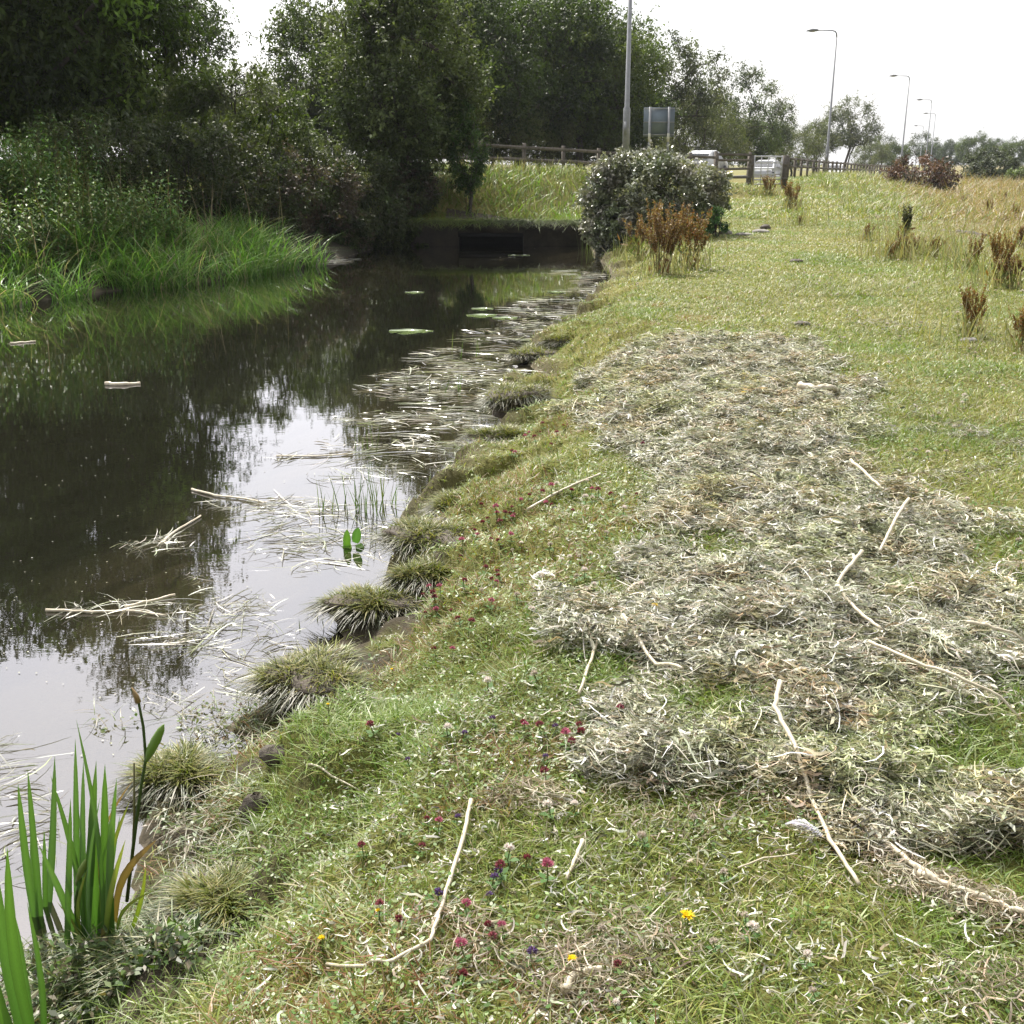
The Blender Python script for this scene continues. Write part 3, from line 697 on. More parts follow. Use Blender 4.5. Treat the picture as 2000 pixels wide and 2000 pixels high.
# belt behind the road
proto = []
proto.append(make_tree('roadside_tree', 'tallest dark belt tree, top cut off by the frame, left of the lamp post', 'tree', gl(1010, 60), 9.6, (4.2, 3.6), .4, (.20, .10), 42000, DK, .22, 21, 'trees beyond the road', nclus=220, amp=.35))
proto.append(make_tree('roadside_tree', 'broad dark tree immediately left of the near lamp post', 'tree', gl(1130, 61), 8.6, (3.6, 3.2), .3, (.19, .095), 36000, LT, .2, 22, 'trees beyond the road', nclus=190, amp=.4))
proto.append(make_tree('slender_tree', 'tall grey loose-crowned tree just right of the near lamp post', 'tree', gl(1285, 82), 9.6, (3.9, 3.2), 2.4, (.20, .10), 20000, GREY, .16, 23, 'trees beyond the road', nclus=130, amp=.45, multi=2))
proto.append(make_tree('willow_tree', 'pale olive willow behind the rectangular sign back', 'tree', gl(1325, 86), 6.6, (3.9, 3.3), .2, (.17, .06), 26000, ((.13, .15, .06), (.16, .17, .08), (.10, .12, .05)), .15, 24, 'trees beyond the road', nclus=160, amp=.35))
proto.append(make_tree('far_tree', 'airy grey-green tree standing above the gate', 'tree', gl(1412, 98), 8.3, (3.9, 3.2), 2.0, (.2, .09), 18000, ((.07, .10, .045), (.10, .12, .06)), .15, 25, 'trees beyond the road', nclus=110, amp=.45))
P0, P1, P2, P3, P4 = proto
gt = 'trees beyond the road'
for src, px, Y, s, rz, lab in (
    (P3, -60, 44, 0.83, 1.4, 'low dark shrubbery beyond the road at the far left'), (P3, 90, 45, 0.75, 2.4, 'low shrubbery beyond the road behind the corner ash trunk'), (P1, 200, 47, .6, 3.4, 'bushy tree beyond the road behind the corner ash'),
    (P3, 370, 47, 0.56, 4.4, 'low willow shrub beyond the road under the sky gap, left part'), (P3, 500, 49, 0.56, 5.0, 'low willow shrub beyond the road under the sky gap, right part'), (P3, 620, 50, 0.64, .4, 'low willow shrub beyond the road behind the round sign'), (P3, 760, 50, 0.68, 1.0, 'low willow shrub behind the stems of the middle tree'),
    (P3, 880, 52, 0.60, 2.0, 'dark shrub beyond the fence, right of the middle tree'), (P3, 960, 53, 0.52, 3.0, 'low shrub beyond the fence under the tallest tree, left'), (P3, 1050, 55, 0.52, 3.6, 'low shrub beyond the fence under the tallest tree, right'), (P3, 1140, 57, 0.52, 4.7, 'low shrub beyond the fence left of the near lamp post'), (P3, 1230, 62, 0.52, 5.7, 'low shrub beyond the fence right of the near lamp post'),
    (P0, 900, 52, .9, 1.1, 'dark tree behind the middle tree, left of the tallest belt tree'),
    (P1, 660, 50, .82, 2.0, 'dark tree seen between the round sign and the middle tree'),
    (P1, 1075, 66, 1.16, 4.0, 'high-crowned tree at the top of the belt between the two darkest trees'),
    (P0, 1195, 68, .74, 3.3, 'tree behind the near lamp post'),
    (P4, 1500, 98, 0.68, 1.0, 'small dark tree above the gate latch post'),
    (P1, 1462, 92, .55, 2.2, 'low bushy tree directly above the metal gate'),
    (P3, 1365, 80, 0.75, 2.6, 'olive willow left of the airy tree above the gate'),
    (P3, 1545, 104, 0.68, .6, 'low pale willow left of the second lamp post'),
    (P2, 1650, 112, .72, 1.9, 'grey windswept tree right of the second lamp post'),
    (P2, 1590, 116, .56, 3.9, 'smaller grey tree directly behind the second lamp post'),
    (P3, 1700, 118, 0.54, 4.4, 'low hedge tree left of the third lamp post'),
    (P1, 1745, 150, .45, .3, 'dark low tree around the third lamp post base'),
    (P4, 1720, 160, 0.60, 2.4, 'thin-topped tree left of the third lamp post'),
    (P4, 1795, 175, 0.62, 5.4, 'thin-topped tree among the distant lamp posts'),
    (P0, 1855, 190, .50, .9, 'far dark tree right of the cluster of lamp posts'),
    (P1, 1900, 195, .72, 2.9, 'highest tree of the far dark row at the right'),
    (P0, 1940, 205, .58, 1.7, 'far dark tree above the round grey bush'),
    (P1, 1975, 200, .66, 4.1, 'far pointed tree right of the round grey bush'),
    (P0, 2020, 205, .56, 5.1, 'far dark tree at the right frame edge'),
    (P1, 2080, 200, .6, .1, 'far dark tree beyond the right frame edge'),
    (P0, 1820, 230, .55, 2.0, 'farthest dark tree behind the distant lamp posts'),
    (P1, 560, 72, .50, 2.7, 'low pale tree behind the round sign under the sky gap'),
    (P0, 480, 60, .40, 3.7, 'low tree under the white sky gap'),
    (P0, 300, 50, .8, .4, 'dark tree deep behind the corner ash'),
    (P1, 60, 48, .95, .8, 'dark tree deep behind the cut-off ash'),
    (P0, -200, 44, .95, 5.8, 'dark tree behind the left frame edge')):
    Y0 = Y
    while Y < Y0 * 1.7 and -9.0 - 2.0 * s < float(edist(np.array([gl(px, Y, 0)[0]]), np.array([float(Y)]))[0]) < 1.5 + 2 * s: Y *= 1.02
    dup(src, gl(px, Y), rz, s * Y / Y0, lab, gt)
# ------------------------------------------------------------------ bushes
BR = ((.18, .20, .12), (.25, .26, .17), (.12, .15, .07), (.30, .29, .24))
make_tree('bramble_bush', 'large round bramble bush at the water edge in front of the fence', 'bush', gl(1278, 27.0), 1.78, (1.5, 1.4), -.25, (.085, .055), 52000, BR, .03, 41, mat='bramble', nclus=300, droop=.05, multi=6, trunkname='stems', crownname='foliage', amp=.34, shell=.65, cr=.17)
make_tree('bramble_bush', 'low dark skirt of bramble hanging over the water left of the round bush', 'bush', gl(1207, 26.6, -.4), 1.2, (.75, .8), -.2, (.08, .05), 20000, BR, .02, 42, mat='bramble', nclus=110, droop=.3, multi=4, trunkname='stems', crownname='foliage', amp=.2, shell=.6, cr=.22)
UB = ((.05, .07, .025), (.07, .085, .035), (.10, .08, .06))
for i, (px, Y, H, R, cols, lab) in enumerate((
    (380, 24.5, 1.9, 1.6, UB[:2], 'dark bramble thicket under the corner ash'),
    (520, 26.2, 1.6, 1.3, UB, 'brownish thicket right of the corner ash above the sedge'),
    (610, 27.6, 1.7, 1.2, UB + ((.12, .09, .07),), 'dry brown thicket between the sedge and the ivy mound'),
    (700, 29.4, 2.1, 1.25, UB[:2], 'dark ivy mound left of the culvert wall'),
    (230, 23.8, 1.7, 1.6, UB[:2], 'shaded undergrowth behind the nettles'),
    (800, 31.6, 1.5, .75, UB, 'trailing ivy hanging down the wall under the middle tree'),
    (665, 28.0, .8, .8, UB, 'low straggling bramble at the bare corner of the far waterline'),
    (760, 30.2, .9, .8, UB[:2], 'low dark ivy at the foot of the wall left of the culvert'),
    (570, 29.5, 2.1, 1.2, ((.09, .12, .05), (.13, .16, .08)), 'pale shrub under the round sign'))):
    make_tree('undergrowth_bush', lab, 'bush', gl(px, Y), H, (R, R * .9), -.35, (.085, .045), 15000, cols, .025, 50 + i, 'undergrowth on the far bank', nclus=110, mat='leaf', droop=.3, multi=4, trunkname='stems', crownname='foliage', amp=.25, shell=.45, cr=.24)
make_tree('red_bush', 'reddish brown bramble clump on the end of the road bank', 'bush', gl(1790, 59), 1.35, (1.5, 2.3), -.5, (.12, .07), 12000, ((.12, .065, .05), (.12, .11, .08), (.15, .08, .055)), .02, 61, nclus=90, mat='leafdull', multi=4, trunkname='stems', crownname='foliage', cr=.25)
make_tree('hawthorn_bush', 'round grey-green bush alone in the marsh at the right', 'bush', gl(1937, 88), 2.5, (2.2, 2.0), .0, (.14, .08), 15000, ((.08, .10, .055), (.10, .12, .07)), .05, 62, nclus=110, mat='leafdull', multi=3, trunkname='stems', crownname='foliage')
make_tree('hawthorn_bush', 'low yellow-green bush at the right frame edge in the marsh', 'bush', gl(2010, 84), 1.3, (1.6, 1.3), .0, (.14, .08), 7000, ((.12, .16, .05), (.14, .17, .06)), .04, 63, nclus=60, mat='leafdull', multi=3, trunkname='stems', crownname='foliage')
make_tree('hawthorn_bush', 'small grey bush left of the round marsh bush', 'bush', gl(1888, 84), .8, (.9, .8), .0, (.12, .07), 4000, ((.09, .11, .07),), .03, 64, nclus=40, mat='leafdull', multi=3, trunkname='stems', crownname='foliage')
make_tree('willowherb_clump', 'fresh green leafy plant beside the bramble bush and the stones', 'plant', gl(1402, 25.6), .62, (.26, .24), .0, (.06, .02), 2600, ((.07, .17, .05), (.10, .2, .06)), .008, 65, nclus=30, mat='leafdull', multi=5, trunkname='stems', crownname='foliage', amp=.1)

# ------------------------------------------------------------------ docks
RUST = [(.25, .14, .06), (.32, .20, .09), (.18, .10, .05), (.30, .24, .11)]
def make_dock(label, loc, H=.9, n=14, spread=.28, seed=1, group='rust-brown docks in the field', cols=RUST, name='dock_plant', leafy=.3):
    r = np.random.default_rng(seed); root = empty(name, loc, 0, label, 'plant', group)
    st = MB(); hd_ = []
    for i in range(n):
        a = r.random() * 2 * PI; q = r.random() * spread * .35; lean = (.1 + .5 * r.random()) * spread * 1.5
        h = H * (.6 + .4 * r.random()); b = np.array([math.cos(a) * q, math.sin(a) * q, -.03]); tp = b + np.array([math.cos(a) * lean, math.sin(a) * lean, h])
        pts = [b, b * .5 + tp * .5 - np.array([math.cos(a), math.sin(a), 0]) * lean * .15, tp]
        st.tube(pts, [.005, .004, .002], 4, (.20, .14, .06), cap=False)
        for k in range(r.integers(2, 6)):
            t0 = .45 + .4 * r.random(); s0 = np.array(pts[1]) * (1 - (t0 - .5) * 2) + tp * (t0 - .5) * 2; a2 = r.random() * 2 * PI; l2 = h * (.15 + .15 * r.random())
            e2 = s0 + np.array([math.cos(a2) * .3, math.sin(a2) * .3, .95]) * l2; st.tube([s0, e2], [.0025, .0015], 3, (.22, .13, .06), cap=False)
            for u in np.linspace(.1, 1, 11): hd_.append(s0 + (e2 - s0) * u)
        for u in np.linspace(.0, 1, 16): hd_.append(np.array(pts[1]) * (1 - u) + tp * u)
    hp_ = np.repeat(np.array(hd_), 5, 0); hp_ = hp_ + r.normal(size=hp_.shape) * np.array([.008, .008, .014]); hp_ = hp_[r.random(len(hp_)) < .8]; k = len(hp_)
    V, F, Cc = leafmesh(hp_, r.normal(size=(k, 3)) + np.array([0, 0, .6]), r.normal(size=(k, 3)), .020 + .022 * r.random(k), .014 + .016 * r.random(k), pick(cols, k))
    st.build('stems', M['leafdull'], root); mk('seed_heads', V, F, M['leafdull'], root, Cc)
    k = int(60 * leafy * 3); P = np.c_[r.normal(size=(k, 2)) * spread * .4, r.random(k) * H * .35]
    V, F, Cc = leafmesh(P, r.normal(size=(k, 3)) * .6 + np.array([0, 0, .9]), r.normal(size=(k, 3)), .10 + .14 * r.random(k), .02 + .03 * r.random(k), pick([(.12, .16, .05), (.20, .20, .07), (.25, .14, .05)], k))
    mk('leaves', V, F, M['leafdull'], root, Cc)
    return root
g0 = at_g(1290, 535)
make_dock('tall rust-orange dock clump in front of the round bramble bush', g0, 1.15, 26, .42, 1)
DOCKS = [g0, at_g(1245, 500), at_g(1345, 525)]
D2 = make_dock('orange dock at the left of the tall clump against the bramble bush', at_g(1245, 500), .85, 10, .3, 2)
D3 = make_dock('leaning yellowish dock at the right of the tall clump', at_g(1345, 525), .95, 16, .36, 3, cols=[(.22, .20, .07), (.30, .17, .06), (.28, .13, .05)])
for px, py, s, rz, src, lab in (
    (1500,385,.0,1,D3,'brown seeding dock patch in front of the gate'),(1545,410,0,2,D3,'reddish dock leaning right, in front of the gate patch'),(1695,470,.45,3,D2,'single rust dock left of the dark thistle'),
    (1560,440,.4,4,D2,'small dark dock between the stones and the single rust dock'),(1770,505,.6,1.2,D2,'left dock of the rust row at the mown edge'),(1795,500,.7,2.1,D2,'tall spiky dock in the middle of the rust row'),(1825,505,.65,3.3,D2,'right dock of the rust row at the mown edge'),
    (1740,508,.4,4.2,D3,'low dark dock at the start of the rust row'),(1895,530,.95,5.2,D2,'tall dense dock with bright rust spikes left of the green clump'),(1950,560,.75,.7,D3,'brown dock at the front right edge of the field'),(1975,565,.8,.2,D2,'dark-based dock at the right frame edge'),
    (1990,485,.9,3.7,D2,'rust dock behind the two front docks'),(1835,415,.5,2.2,D2,'distant rust dock in the marsh edge left'),(1930,425,.6,1.2,D3,'distant red dock in the marsh edge middle'),(1985,430,.8,1.9,D2,'distant tall dock in the marsh edge right'),(1880,400,.5,3.1,D2,'small far dock below the round marsh bush'),
    (1893,660,.5,1.0,D3,'thin bare-stemmed dock sprouting from a pale stone in the turf'),(1998,690,.45,2.0,D3,'thin dock at the right frame edge beside red leaves'),(1960,395,.55,4.0,D2,'small far dock at the foot of the green rushes')):
    p = at_g(px, py); s = s or .9
    s *= .85; DOCKS.append(p); w_ = .75 + .7 * random.random(); dup(src, p, rz, (s * w_, s * w_, s * (.8 + .5 * random.random())), lab, 'rust-brown docks in the field')
make_dock('dark upright thistle alone in the right part of the field', at_g(1765, 468), .72, 14, .12, 9, group=None, cols=[(.07, .10, .05), (.12, .13, .07), (.15, .12, .06)], name='thistle_plant', leafy=.6)
# ragged seeding grass stems over the field edge and slope (stuff)
n = 2600
wx2_ = lambda t: (735 + t * 430 - 1000) / FPX * (RBw[-1][1] * cT + .6)
pts = []
for _ in range(n):
    u = rng.random()
    if u < .45: pts.append(gl(870 + rng.random() * 480, 32.5 + rng.random() * 5))
    elif u < .75: pts.append(gl(1380 + rng.random() * 330, 30 + rng.random() * 32))
    else: pts.append(gl(1750 + rng.random() * 330, 14 + rng.random() * 45))
pts = np.array(pts); d, t = wdist(pts[:, 0], pts[:, 1]); pts = pts[(d > .3) & (np.abs(pts[:, 0] - .222 * pts[:, 1]) > 2.4)]
dk = np.repeat(np.array(DOCKS), 70, 0); dk[:, :2] += rng.normal(size=(len(dk), 2)) * .35; dk[:, 2] = height(dk[:, 0], dk[:, 1]); pts = np.vstack([pts, dk]); n = len(pts)
push(*blades(pts, (.2 + .5 * rng.random(n)) * np.minimum(1, .4 + pts[:, 1] / 30), .006 + pts[:, 1] * .0004, rng.random(n) * .35, rng.random(n) * .5, pick([(.30, .27, .15), (.36, .33, .2), (.22, .24, .1)], n), 5))
k = 3000; fx = wx2_(rng.random(k)); P = np.c_[fx, np.full(k, RBw[-1][1] - .22) - .02 - .05 * rng.random(k), .12 + .04 * rng.random(k)]
push(*blades(P, .15 + .32 * rng.random(k), np.full(k, .014), .8 + .8 * rng.random(k), .5 + .8 * rng.random(k), pick([(.18, .26, .05), (.22, .26, .08), (.12, .14, .05)], k), 5, -PI / 2 + rng.normal(0, .7, k)))
flush('seeding_grass', M['grass'], 'tall thin straw-coloured seeding grass stems in the rough parts', 'tall grass')

# ------------------------------------------------------------------ culvert wall
def wall_block(mb, p0, p1, z0, z1, th=.35, col=(1, 1, 1)):
    p0 = np.array(p0); p1 = np.array(p1); c = (p0 + p1) / 2; L = np.linalg.norm(p1 - p0); a = math.atan2(*(p1 - p0)[::-1])
    nrm = np.array([-math.sin(a), math.cos(a)]) * th / 2
    mb.box((c[0] + nrm[0], c[1] + nrm[1], (z0 + z1) / 2), (L, th, z1 - z0), a, col)
yw = W2[1] - .22
def wx_(px): return (px - 1000) / FPX * (yw * cT + .6)
root = empty('culvert_wall', (0, 0, 0), 0, 'shade-toned stained concrete headwall with a low dark culvert opening at the end of the water', 'wall')
a0, a1, a2, a3 = wx_(735), wx_(895), wx_(1022), wx_(1175)
ywl = W1[1]
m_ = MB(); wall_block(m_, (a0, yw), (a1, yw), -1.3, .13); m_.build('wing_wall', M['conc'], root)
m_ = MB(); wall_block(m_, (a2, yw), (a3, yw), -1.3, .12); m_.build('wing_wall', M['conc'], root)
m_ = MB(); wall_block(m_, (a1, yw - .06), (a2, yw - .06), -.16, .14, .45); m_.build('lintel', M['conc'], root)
m_ = MB(); ce = (a1 + a2) / 2
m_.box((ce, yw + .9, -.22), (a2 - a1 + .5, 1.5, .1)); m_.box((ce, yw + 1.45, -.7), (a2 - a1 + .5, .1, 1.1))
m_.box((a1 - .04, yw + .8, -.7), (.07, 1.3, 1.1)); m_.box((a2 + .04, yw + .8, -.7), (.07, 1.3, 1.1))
m_.build('tunnel', M['dark'], root)  # near-black colour stands in for the deep shade inside the culvert
qx, qy = np.meshgrid(np.linspace(a1 - .4, a2 + .4, 12), np.linspace(yw + .12, yw + 1.9, 10)); qz = np.maximum(.11, height(qx.ravel(), qy.ravel()) + .02)
ii = np.arange(9)[:, None] * 12 + np.arange(11)[None]
mk('soil_cover', np.stack([qx.ravel(), qy.ravel(), qz], -1), np.stack([ii, ii + 1, ii + 13, ii + 12], -1).reshape(-1, 4), M['mud'], root, smooth=True)
m_ = MB(); lp = W1
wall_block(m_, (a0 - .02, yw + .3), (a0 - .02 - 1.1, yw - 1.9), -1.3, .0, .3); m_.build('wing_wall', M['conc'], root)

# ------------------------------------------------------------------ fences
def fence(name, label, pts, rails=(.35, .72, 1.08), spacing=2.0, top=1.2, group=None, wire=False, pw=.11):
    P = np.array([p[:2] for p in pts]); seg = np.linalg.norm(np.diff(P, axis=0), axis=1); cum = np.r_[0, np.cumsum(seg)]
    k = max(2, int(round(cum[-1] / spacing)) + 1); s = np.linspace(0, cum[-1], k)
    X = np.interp(s, cum, P[:, 0]); Y = np.interp(s, cum, P[:, 1]); Zt = np.interp(s, cum, [p[2] for p in pts])
    root = empty(name, (X[0], Y[0], Zt[0]), 0, label, 'fence', group); o = np.array([X[0], Y[0], Zt[0]])
    for i in range(k):
        m_ = MB(); gz = hz(X[i], Y[i]); hh = Zt[i] + top + .04 * rng.random(); z0 = min(gz, Zt[i]) - .3
        m_.box((X[i] - o[0], Y[i] - o[1], (z0 + hh) / 2 - o[2]), (pw, pw, hh - z0), rng.random() * .3, (.9 + .2 * rng.random(),) * 3, .02); m_.build('post', M['wood'], root)
    for r_ in rails:
        for i in range(k - 1):
            m_ = MB(); a = np.array([X[i], Y[i], Zt[i] + r_ + (rng.random() - .5) * .03]) - o; b = np.array([X[i + 1], Y[i + 1], Zt[i + 1] + r_ + (rng.random() - .5) * .03]) - o
            L = np.linalg.norm(b - a); an = math.atan2(b[1] - a[1], b[0] - a[0]); nx, ny = math.sin(an) * (pw / 2 + .02), -math.cos(an) * (pw / 2 + .02)
            h = .05; tt = .02; n_ = np.array([nx, ny, 0]); n2 = unit(n_) * tt
            V = [a + n_ - n2 + (0, 0, -h), b + n_ - n2 + (0, 0, -h), b + n_ + n2 + (0, 0, -h), a + n_ + n2 + (0, 0, -h), a + n_ - n2 + (0, 0, h), b + n_ - n2 + (0, 0, h), b + n_ + n2 + (0, 0, h), a + n_ + n2 + (0, 0, h)]
            m_.add(V, [(0,3,2,1),(4,5,6,7),(0,1,5,4),(1,2,6,5),(2,3,7,6),(3,0,4,7)], (.85 + .35 * rng.random(),) * 3); m_.build('rail', M['wood'], root)
    return root
def fz(px, py_top, Y, top=1.12):
    p = at_y(px, py_top, Y); return (p[0], Y, p[2] - top)
fence('post_and_rail_fence', 'weathered three-rail timber fence along the road above the culvert slope', [fz(560, 276, 32.6), fz(760, 276, 33.4), fz(930, 281, 35), fz(1090, 289, 38), fz(1220, 299, 41), fz(1400, 306, 46)], group='timber fences')
fence('post_and_rail_fence', 'short stretch of tall timber fence joining the metal gate on its left', [fz(1398, 305, 49), fz(1465, 305, 50.5)], rails=(.25, .6, .95, 1.18), spacing=1.6, top=1.28, group='timber fences', pw=.12)
fence('post_and_rail_fence', 'long two-rail timber fence running right from the gate past the lamp posts', [fz(1540, 310, 60), fz(1600, 316, 70), fz(1680, 322, 92), fz(1755, 326, 124)], rails=(.75, 1.12), spacing=2.2, group='timber fences')
# gate
gA = at_y(1470, 364, 50.6); gB = at_y(1524, 362, 52.2)
root = empty('field_gate', gA, 0, 'galvanised metal bar gate at the top of the grassy path', 'gate'); o = gA; dv = gB - gA; dv[2] = 0
for zz_ in (.08, .28, .5, .74, 1.0, 1.26):
    m_ = MB(); m_.tube([np.array([0, 0, zz_]), dv + np.array([0, 0, zz_])], .036, 6); m_.build('bar', M['galv'], root)
for t_ in (0, .25, .5, .75, 1):
    m_ = MB(); q = dv * t_; m_.tube([q + np.array([.0, -.03, .04]), q + np.array([.0, -.03, 1.3])], .036 if t_ in (0, 1) else .024, 6); m_.build('upright', M['galv'], root)
m_ = MB(); m_.box(tuple(dv * .97 + np.array([0, -.05, .95])), (.12, .05, .06)); m_.build('latch', M['galv'], root)
for q, lab in ((gA + np.array([-.16, .0, 0]), 'thick timber gatepost on the hinge side left of the metal gate'), (gB + np.array([.16, 0, 0]), 'thick timber gatepost on the latch side right of the metal gate')):
    rr = empty('gatepost', (q[0], q[1], q[2] - .2), 0, lab, 'post'); m_ = MB(); m_.box((0, 0, .75), (.22, .22, 1.5), .2, (.8, .8, .8), .02); m_.build('post_shaft', M['wood'], rr)
    m_ = MB(); m_.box((.0, -.125, 1.1), (.26, .03, .12)); m_.box((.0, -.125, .5), (.26, .03, .12)); m_.build('hinge_plate', M['wood'], rr)

# ------------------------------------------------------------------ street lamps
def make_lamp(label, loc, H=10, rz=0):
    root = empty('street_lamp', loc, rz, label, 'street lamp', 'street lamps along the road')
    m_ = MB(); m_.tube([(0, 0, -.6), (0, 0, 1.4), (0, 0, 1.45), (0, 0, H - .4)], [.125, .12, .085, .05], 10); m_.build('pole', M['lamp'], root, True)
    m_ = MB(); m_.box((.0, -.128, .75), (.10, .02, .45)); m_.build('access_door', M['lamp'], root)
    m_ = MB(); m_.tube([(0, 0, H - .42), (-.02, 0, H - .2), (-.12, 0, H - .06), (-.3, 0, H), (-1.3, 0, H + .05)], [.05, .048, .045, .04, .035], 8); m_.build('arm', M['lamp'], root, True)
    m_ = MB(); m_.tube([(-1.15, 0, H + .03), (-1.3, 0, H + .06), (-1.6, 0, H + .09), (-1.85, 0, H + .06), (-2.0, 0, H + .01)], [.03, .11, .14, .10, .03], 8)
    V = m_.V[0]; V[:, 2] = (V[:, 2] - H - .05) * .75 + H + .05; m_.build('lantern', M['lamp'], root, True)
    m_ = MB(); m_.ball((-1.6, 0, H + .0), (.22, .09, .07), 8, 5); m_.build('lens', M['lens'], root, True)
    return root
lamps = [(1222, 296, 40, -.35, 'nearest lamp post, its head above the top of the photo'), (1613, 330, 79, -.33, 'second lamp post, tallest one showing its head'), (1759, 326, 119, -.33, 'third lamp post, right of the grey windswept tree'),
         (1806, 328, 158, -.3, 'fourth lamp post, arm nearest above the distant group'), (1816, 328, 197, -.25, 'fifth lamp post, rightmost head of the distant group')]
lp0 = None
for px, py, Y, rz, lab in lamps:
    p = at_y(px, py, Y)
    if lp0 is None: lp0 = make_lamp(lab, p, 8.75, rz)
    else: dup(lp0, p, rz, 1.0, lab)
for px, Y, top, lab in ((1804, 240, 246, 'sixth lamp post, faint, left of the fifth head'), (1794, 290, 261, 'faint far lamp post above the distant treetops'), (1757, 345, 270, 'far lamp post with a tiny head over the trees left of the group'), (1727, 410, 277, 'farthest tiny lamp head in the sky over the low trees')):
    p = at_y(px, top, Y); dup(lp0, (p[0], p[1], p[2] - 8.75), 0.0, 1.0, lab)
# ------------------------------------------------------------------ signs
p = at_y(1286, 267, 44.5); zt = at_y(1286, 210, 44.5)[2]; gz = hz(p[0], 44.5)
root = empty('road_sign', (p[0], 44.5, gz), 0, 'back of a large rectangular blue-grey road sign on two banded posts', 'road sign')
m_ = MB(); m_.box((0, 0, (p[2] + zt) / 2 - gz), (1.18, .02, zt - p[2])); m_.build('panel', M['signback'], root)
m_ = MB()
for zz_ in (p[2] + .07, (p[2] + zt) / 2, zt - .04): m_.box((0, -.03, zz_ - gz), (1.16, .03, .04))
m_.build('stiffener', M['lamp'], root)
for sx in (-.36, .36):
    m_ = MB(); m_.tube([(sx, -.09, -.5), (sx, -.09, zt - gz + .02)], .045, 8); ps = m_.build('sign_post', M['lamp'], root, True)
    m_ = MB(); m_.tube([(sx, -.09, p[2] - gz - .18), (sx, -.09, p[2] - gz + .12)], .05, 8); m_.build('post_band', M['band'], ps, True)
p = at_y(531, 240, 31.4); gz = hz(p[0], p[1])
root = empty('round_sign', (p[0], p[1], gz), 0, 'pale grey back of a round road sign half hidden in the leaves', 'road sign')
m_ = MB(); m_.tube([(0, 0, p[2] - gz), (0, .015, p[2] - gz)], .215, 28); m_.build('disc', solid('pale sign back', (.30, .33, .38), (.36, .39, .44), 4, .45, .2, bump=0), root)
m_ = MB(); m_.tube([(0, -.035, -.5), (0, -.035, p[2] - gz + .1)], .03, 8); m_.build('sign_post', M['galv'], root, True)

# ------------------------------------------------------------------ cars
def make_car(label, loc, rz):
    root = empty('parked_car', loc, rz, label, 'car', 'white cars on the road')
    prof = [(-2.05, .35), (-2.1, .62), (-1.95, .82), (-1.15, .95), (-.45, 1.38), (.1, 1.46), (1.1, 1.44), (1.75, 1.25), (2.0, .95), (2.08, .6), (2.05, .35)]
    m_ = MB(); n_ = len(prof)
    secs = []
    for yv, sc2 in ((-.82, .0), (-.78, .5), (-.70, 1.0), (.70, 1.0), (.78, .5), (.82, .0)):
        V = []
        for x, z in prof:
            ins = max(0, (z - .85)) * .32 * (1 if yv > 0 else -1)
            V.append((x * (.985 + .015 * sc2), yv - ins, z + (-.03 if sc2 == 0 else 0)))
        secs.append(V)
    V = np.array(secs).reshape(-1, 3); F = [(a * n_ + i, a * n_ + i + 1, (a + 1) * n_ + i + 1, (a + 1) * n_ + i) for a in range(5) for i in range(n_ - 1)] + [(a * n_ + n_ - 1, a * n_, (a + 1) * n_, (a + 1) * n_ + n_ - 1) for a in range(5)]
    T = []
    for a in (0, 5): T += [(a * n_, a * n_ + i, a * n_ + i + 1) for i in range(1, n_ - 1)]
    m_.add(V, F, (1, 1, 1), T); body = m_.build('body', M['paint'], root, False)
    for sy in (-1, 1):
        for q in ([(-.85, .98), (-.38, 1.32), (.1, 1.38), (.1, .98)], [(.17, .98), (.17, 1.38), (1.05, 1.36), (1.35, .98)]):
            m_ = MB(); V = [(x, sy * (.835 - max(0, z - .85) * .32), z) for x, z in q]; m_.add(V, [(0, 1, 2, 3)]); m_.build('side_window', M['glass'], body)
        for x in (-1.3, 1.3):
            m_ = MB(); m_.tube([(x, sy * .66, .32), (x, sy * .85, .32)], .32, 16); wv = m_.build('wheel', M['dark'], root, True)
            m_ = MB(); m_.tube([(x, sy * .845, .32), (x, sy * .865, .32)], .19, 12); m_.build('rim', M['galv'], wv, True)
        m_ = MB(); m_.box((-2.0, sy * .6, .68), (.16, .3, .14)); m_.build('headlight', M['lens'], root)
    for x0, z0, x1, z1 in ((-1.12, .985, -.48, 1.39), (1.78, 1.25, 2.0, .98)):
        m_ = MB(); m_.add([(x0 - (.02 if x0 < 0 else -.02), -.66, z0 + .01), (x1 - (.02 if x0 < 0 else -.02), -.60, z1 + .01), (x1 - (.02 if x0 < 0 else -.02), .60, z1 + .01), (x0 - (.02 if x0 < 0 else -.02), .66, z0 + .01)], [(0, 1, 2, 3)]); m_.build('windscreen', M['glass'], body)
    return root
def on_road(px, Y): 
    x = (px - 1000) / FPX * (Y * cT); return (x, Y, .85 - .80 * float(ss(64, 100, Y)) + .035)
ca = math.atan2(38, 17)
c1 = make_car('white car half hidden behind the bramble bush', on_road(1378, 66), ca + PI)
dup(c1, on_road(1497, 84), ca, 1.0, 'white car seen through the bars of the metal gate')
dup(c1, on_road(1632, 104), ca, 1.0, 'white car seen through the timber fence right of the gate')

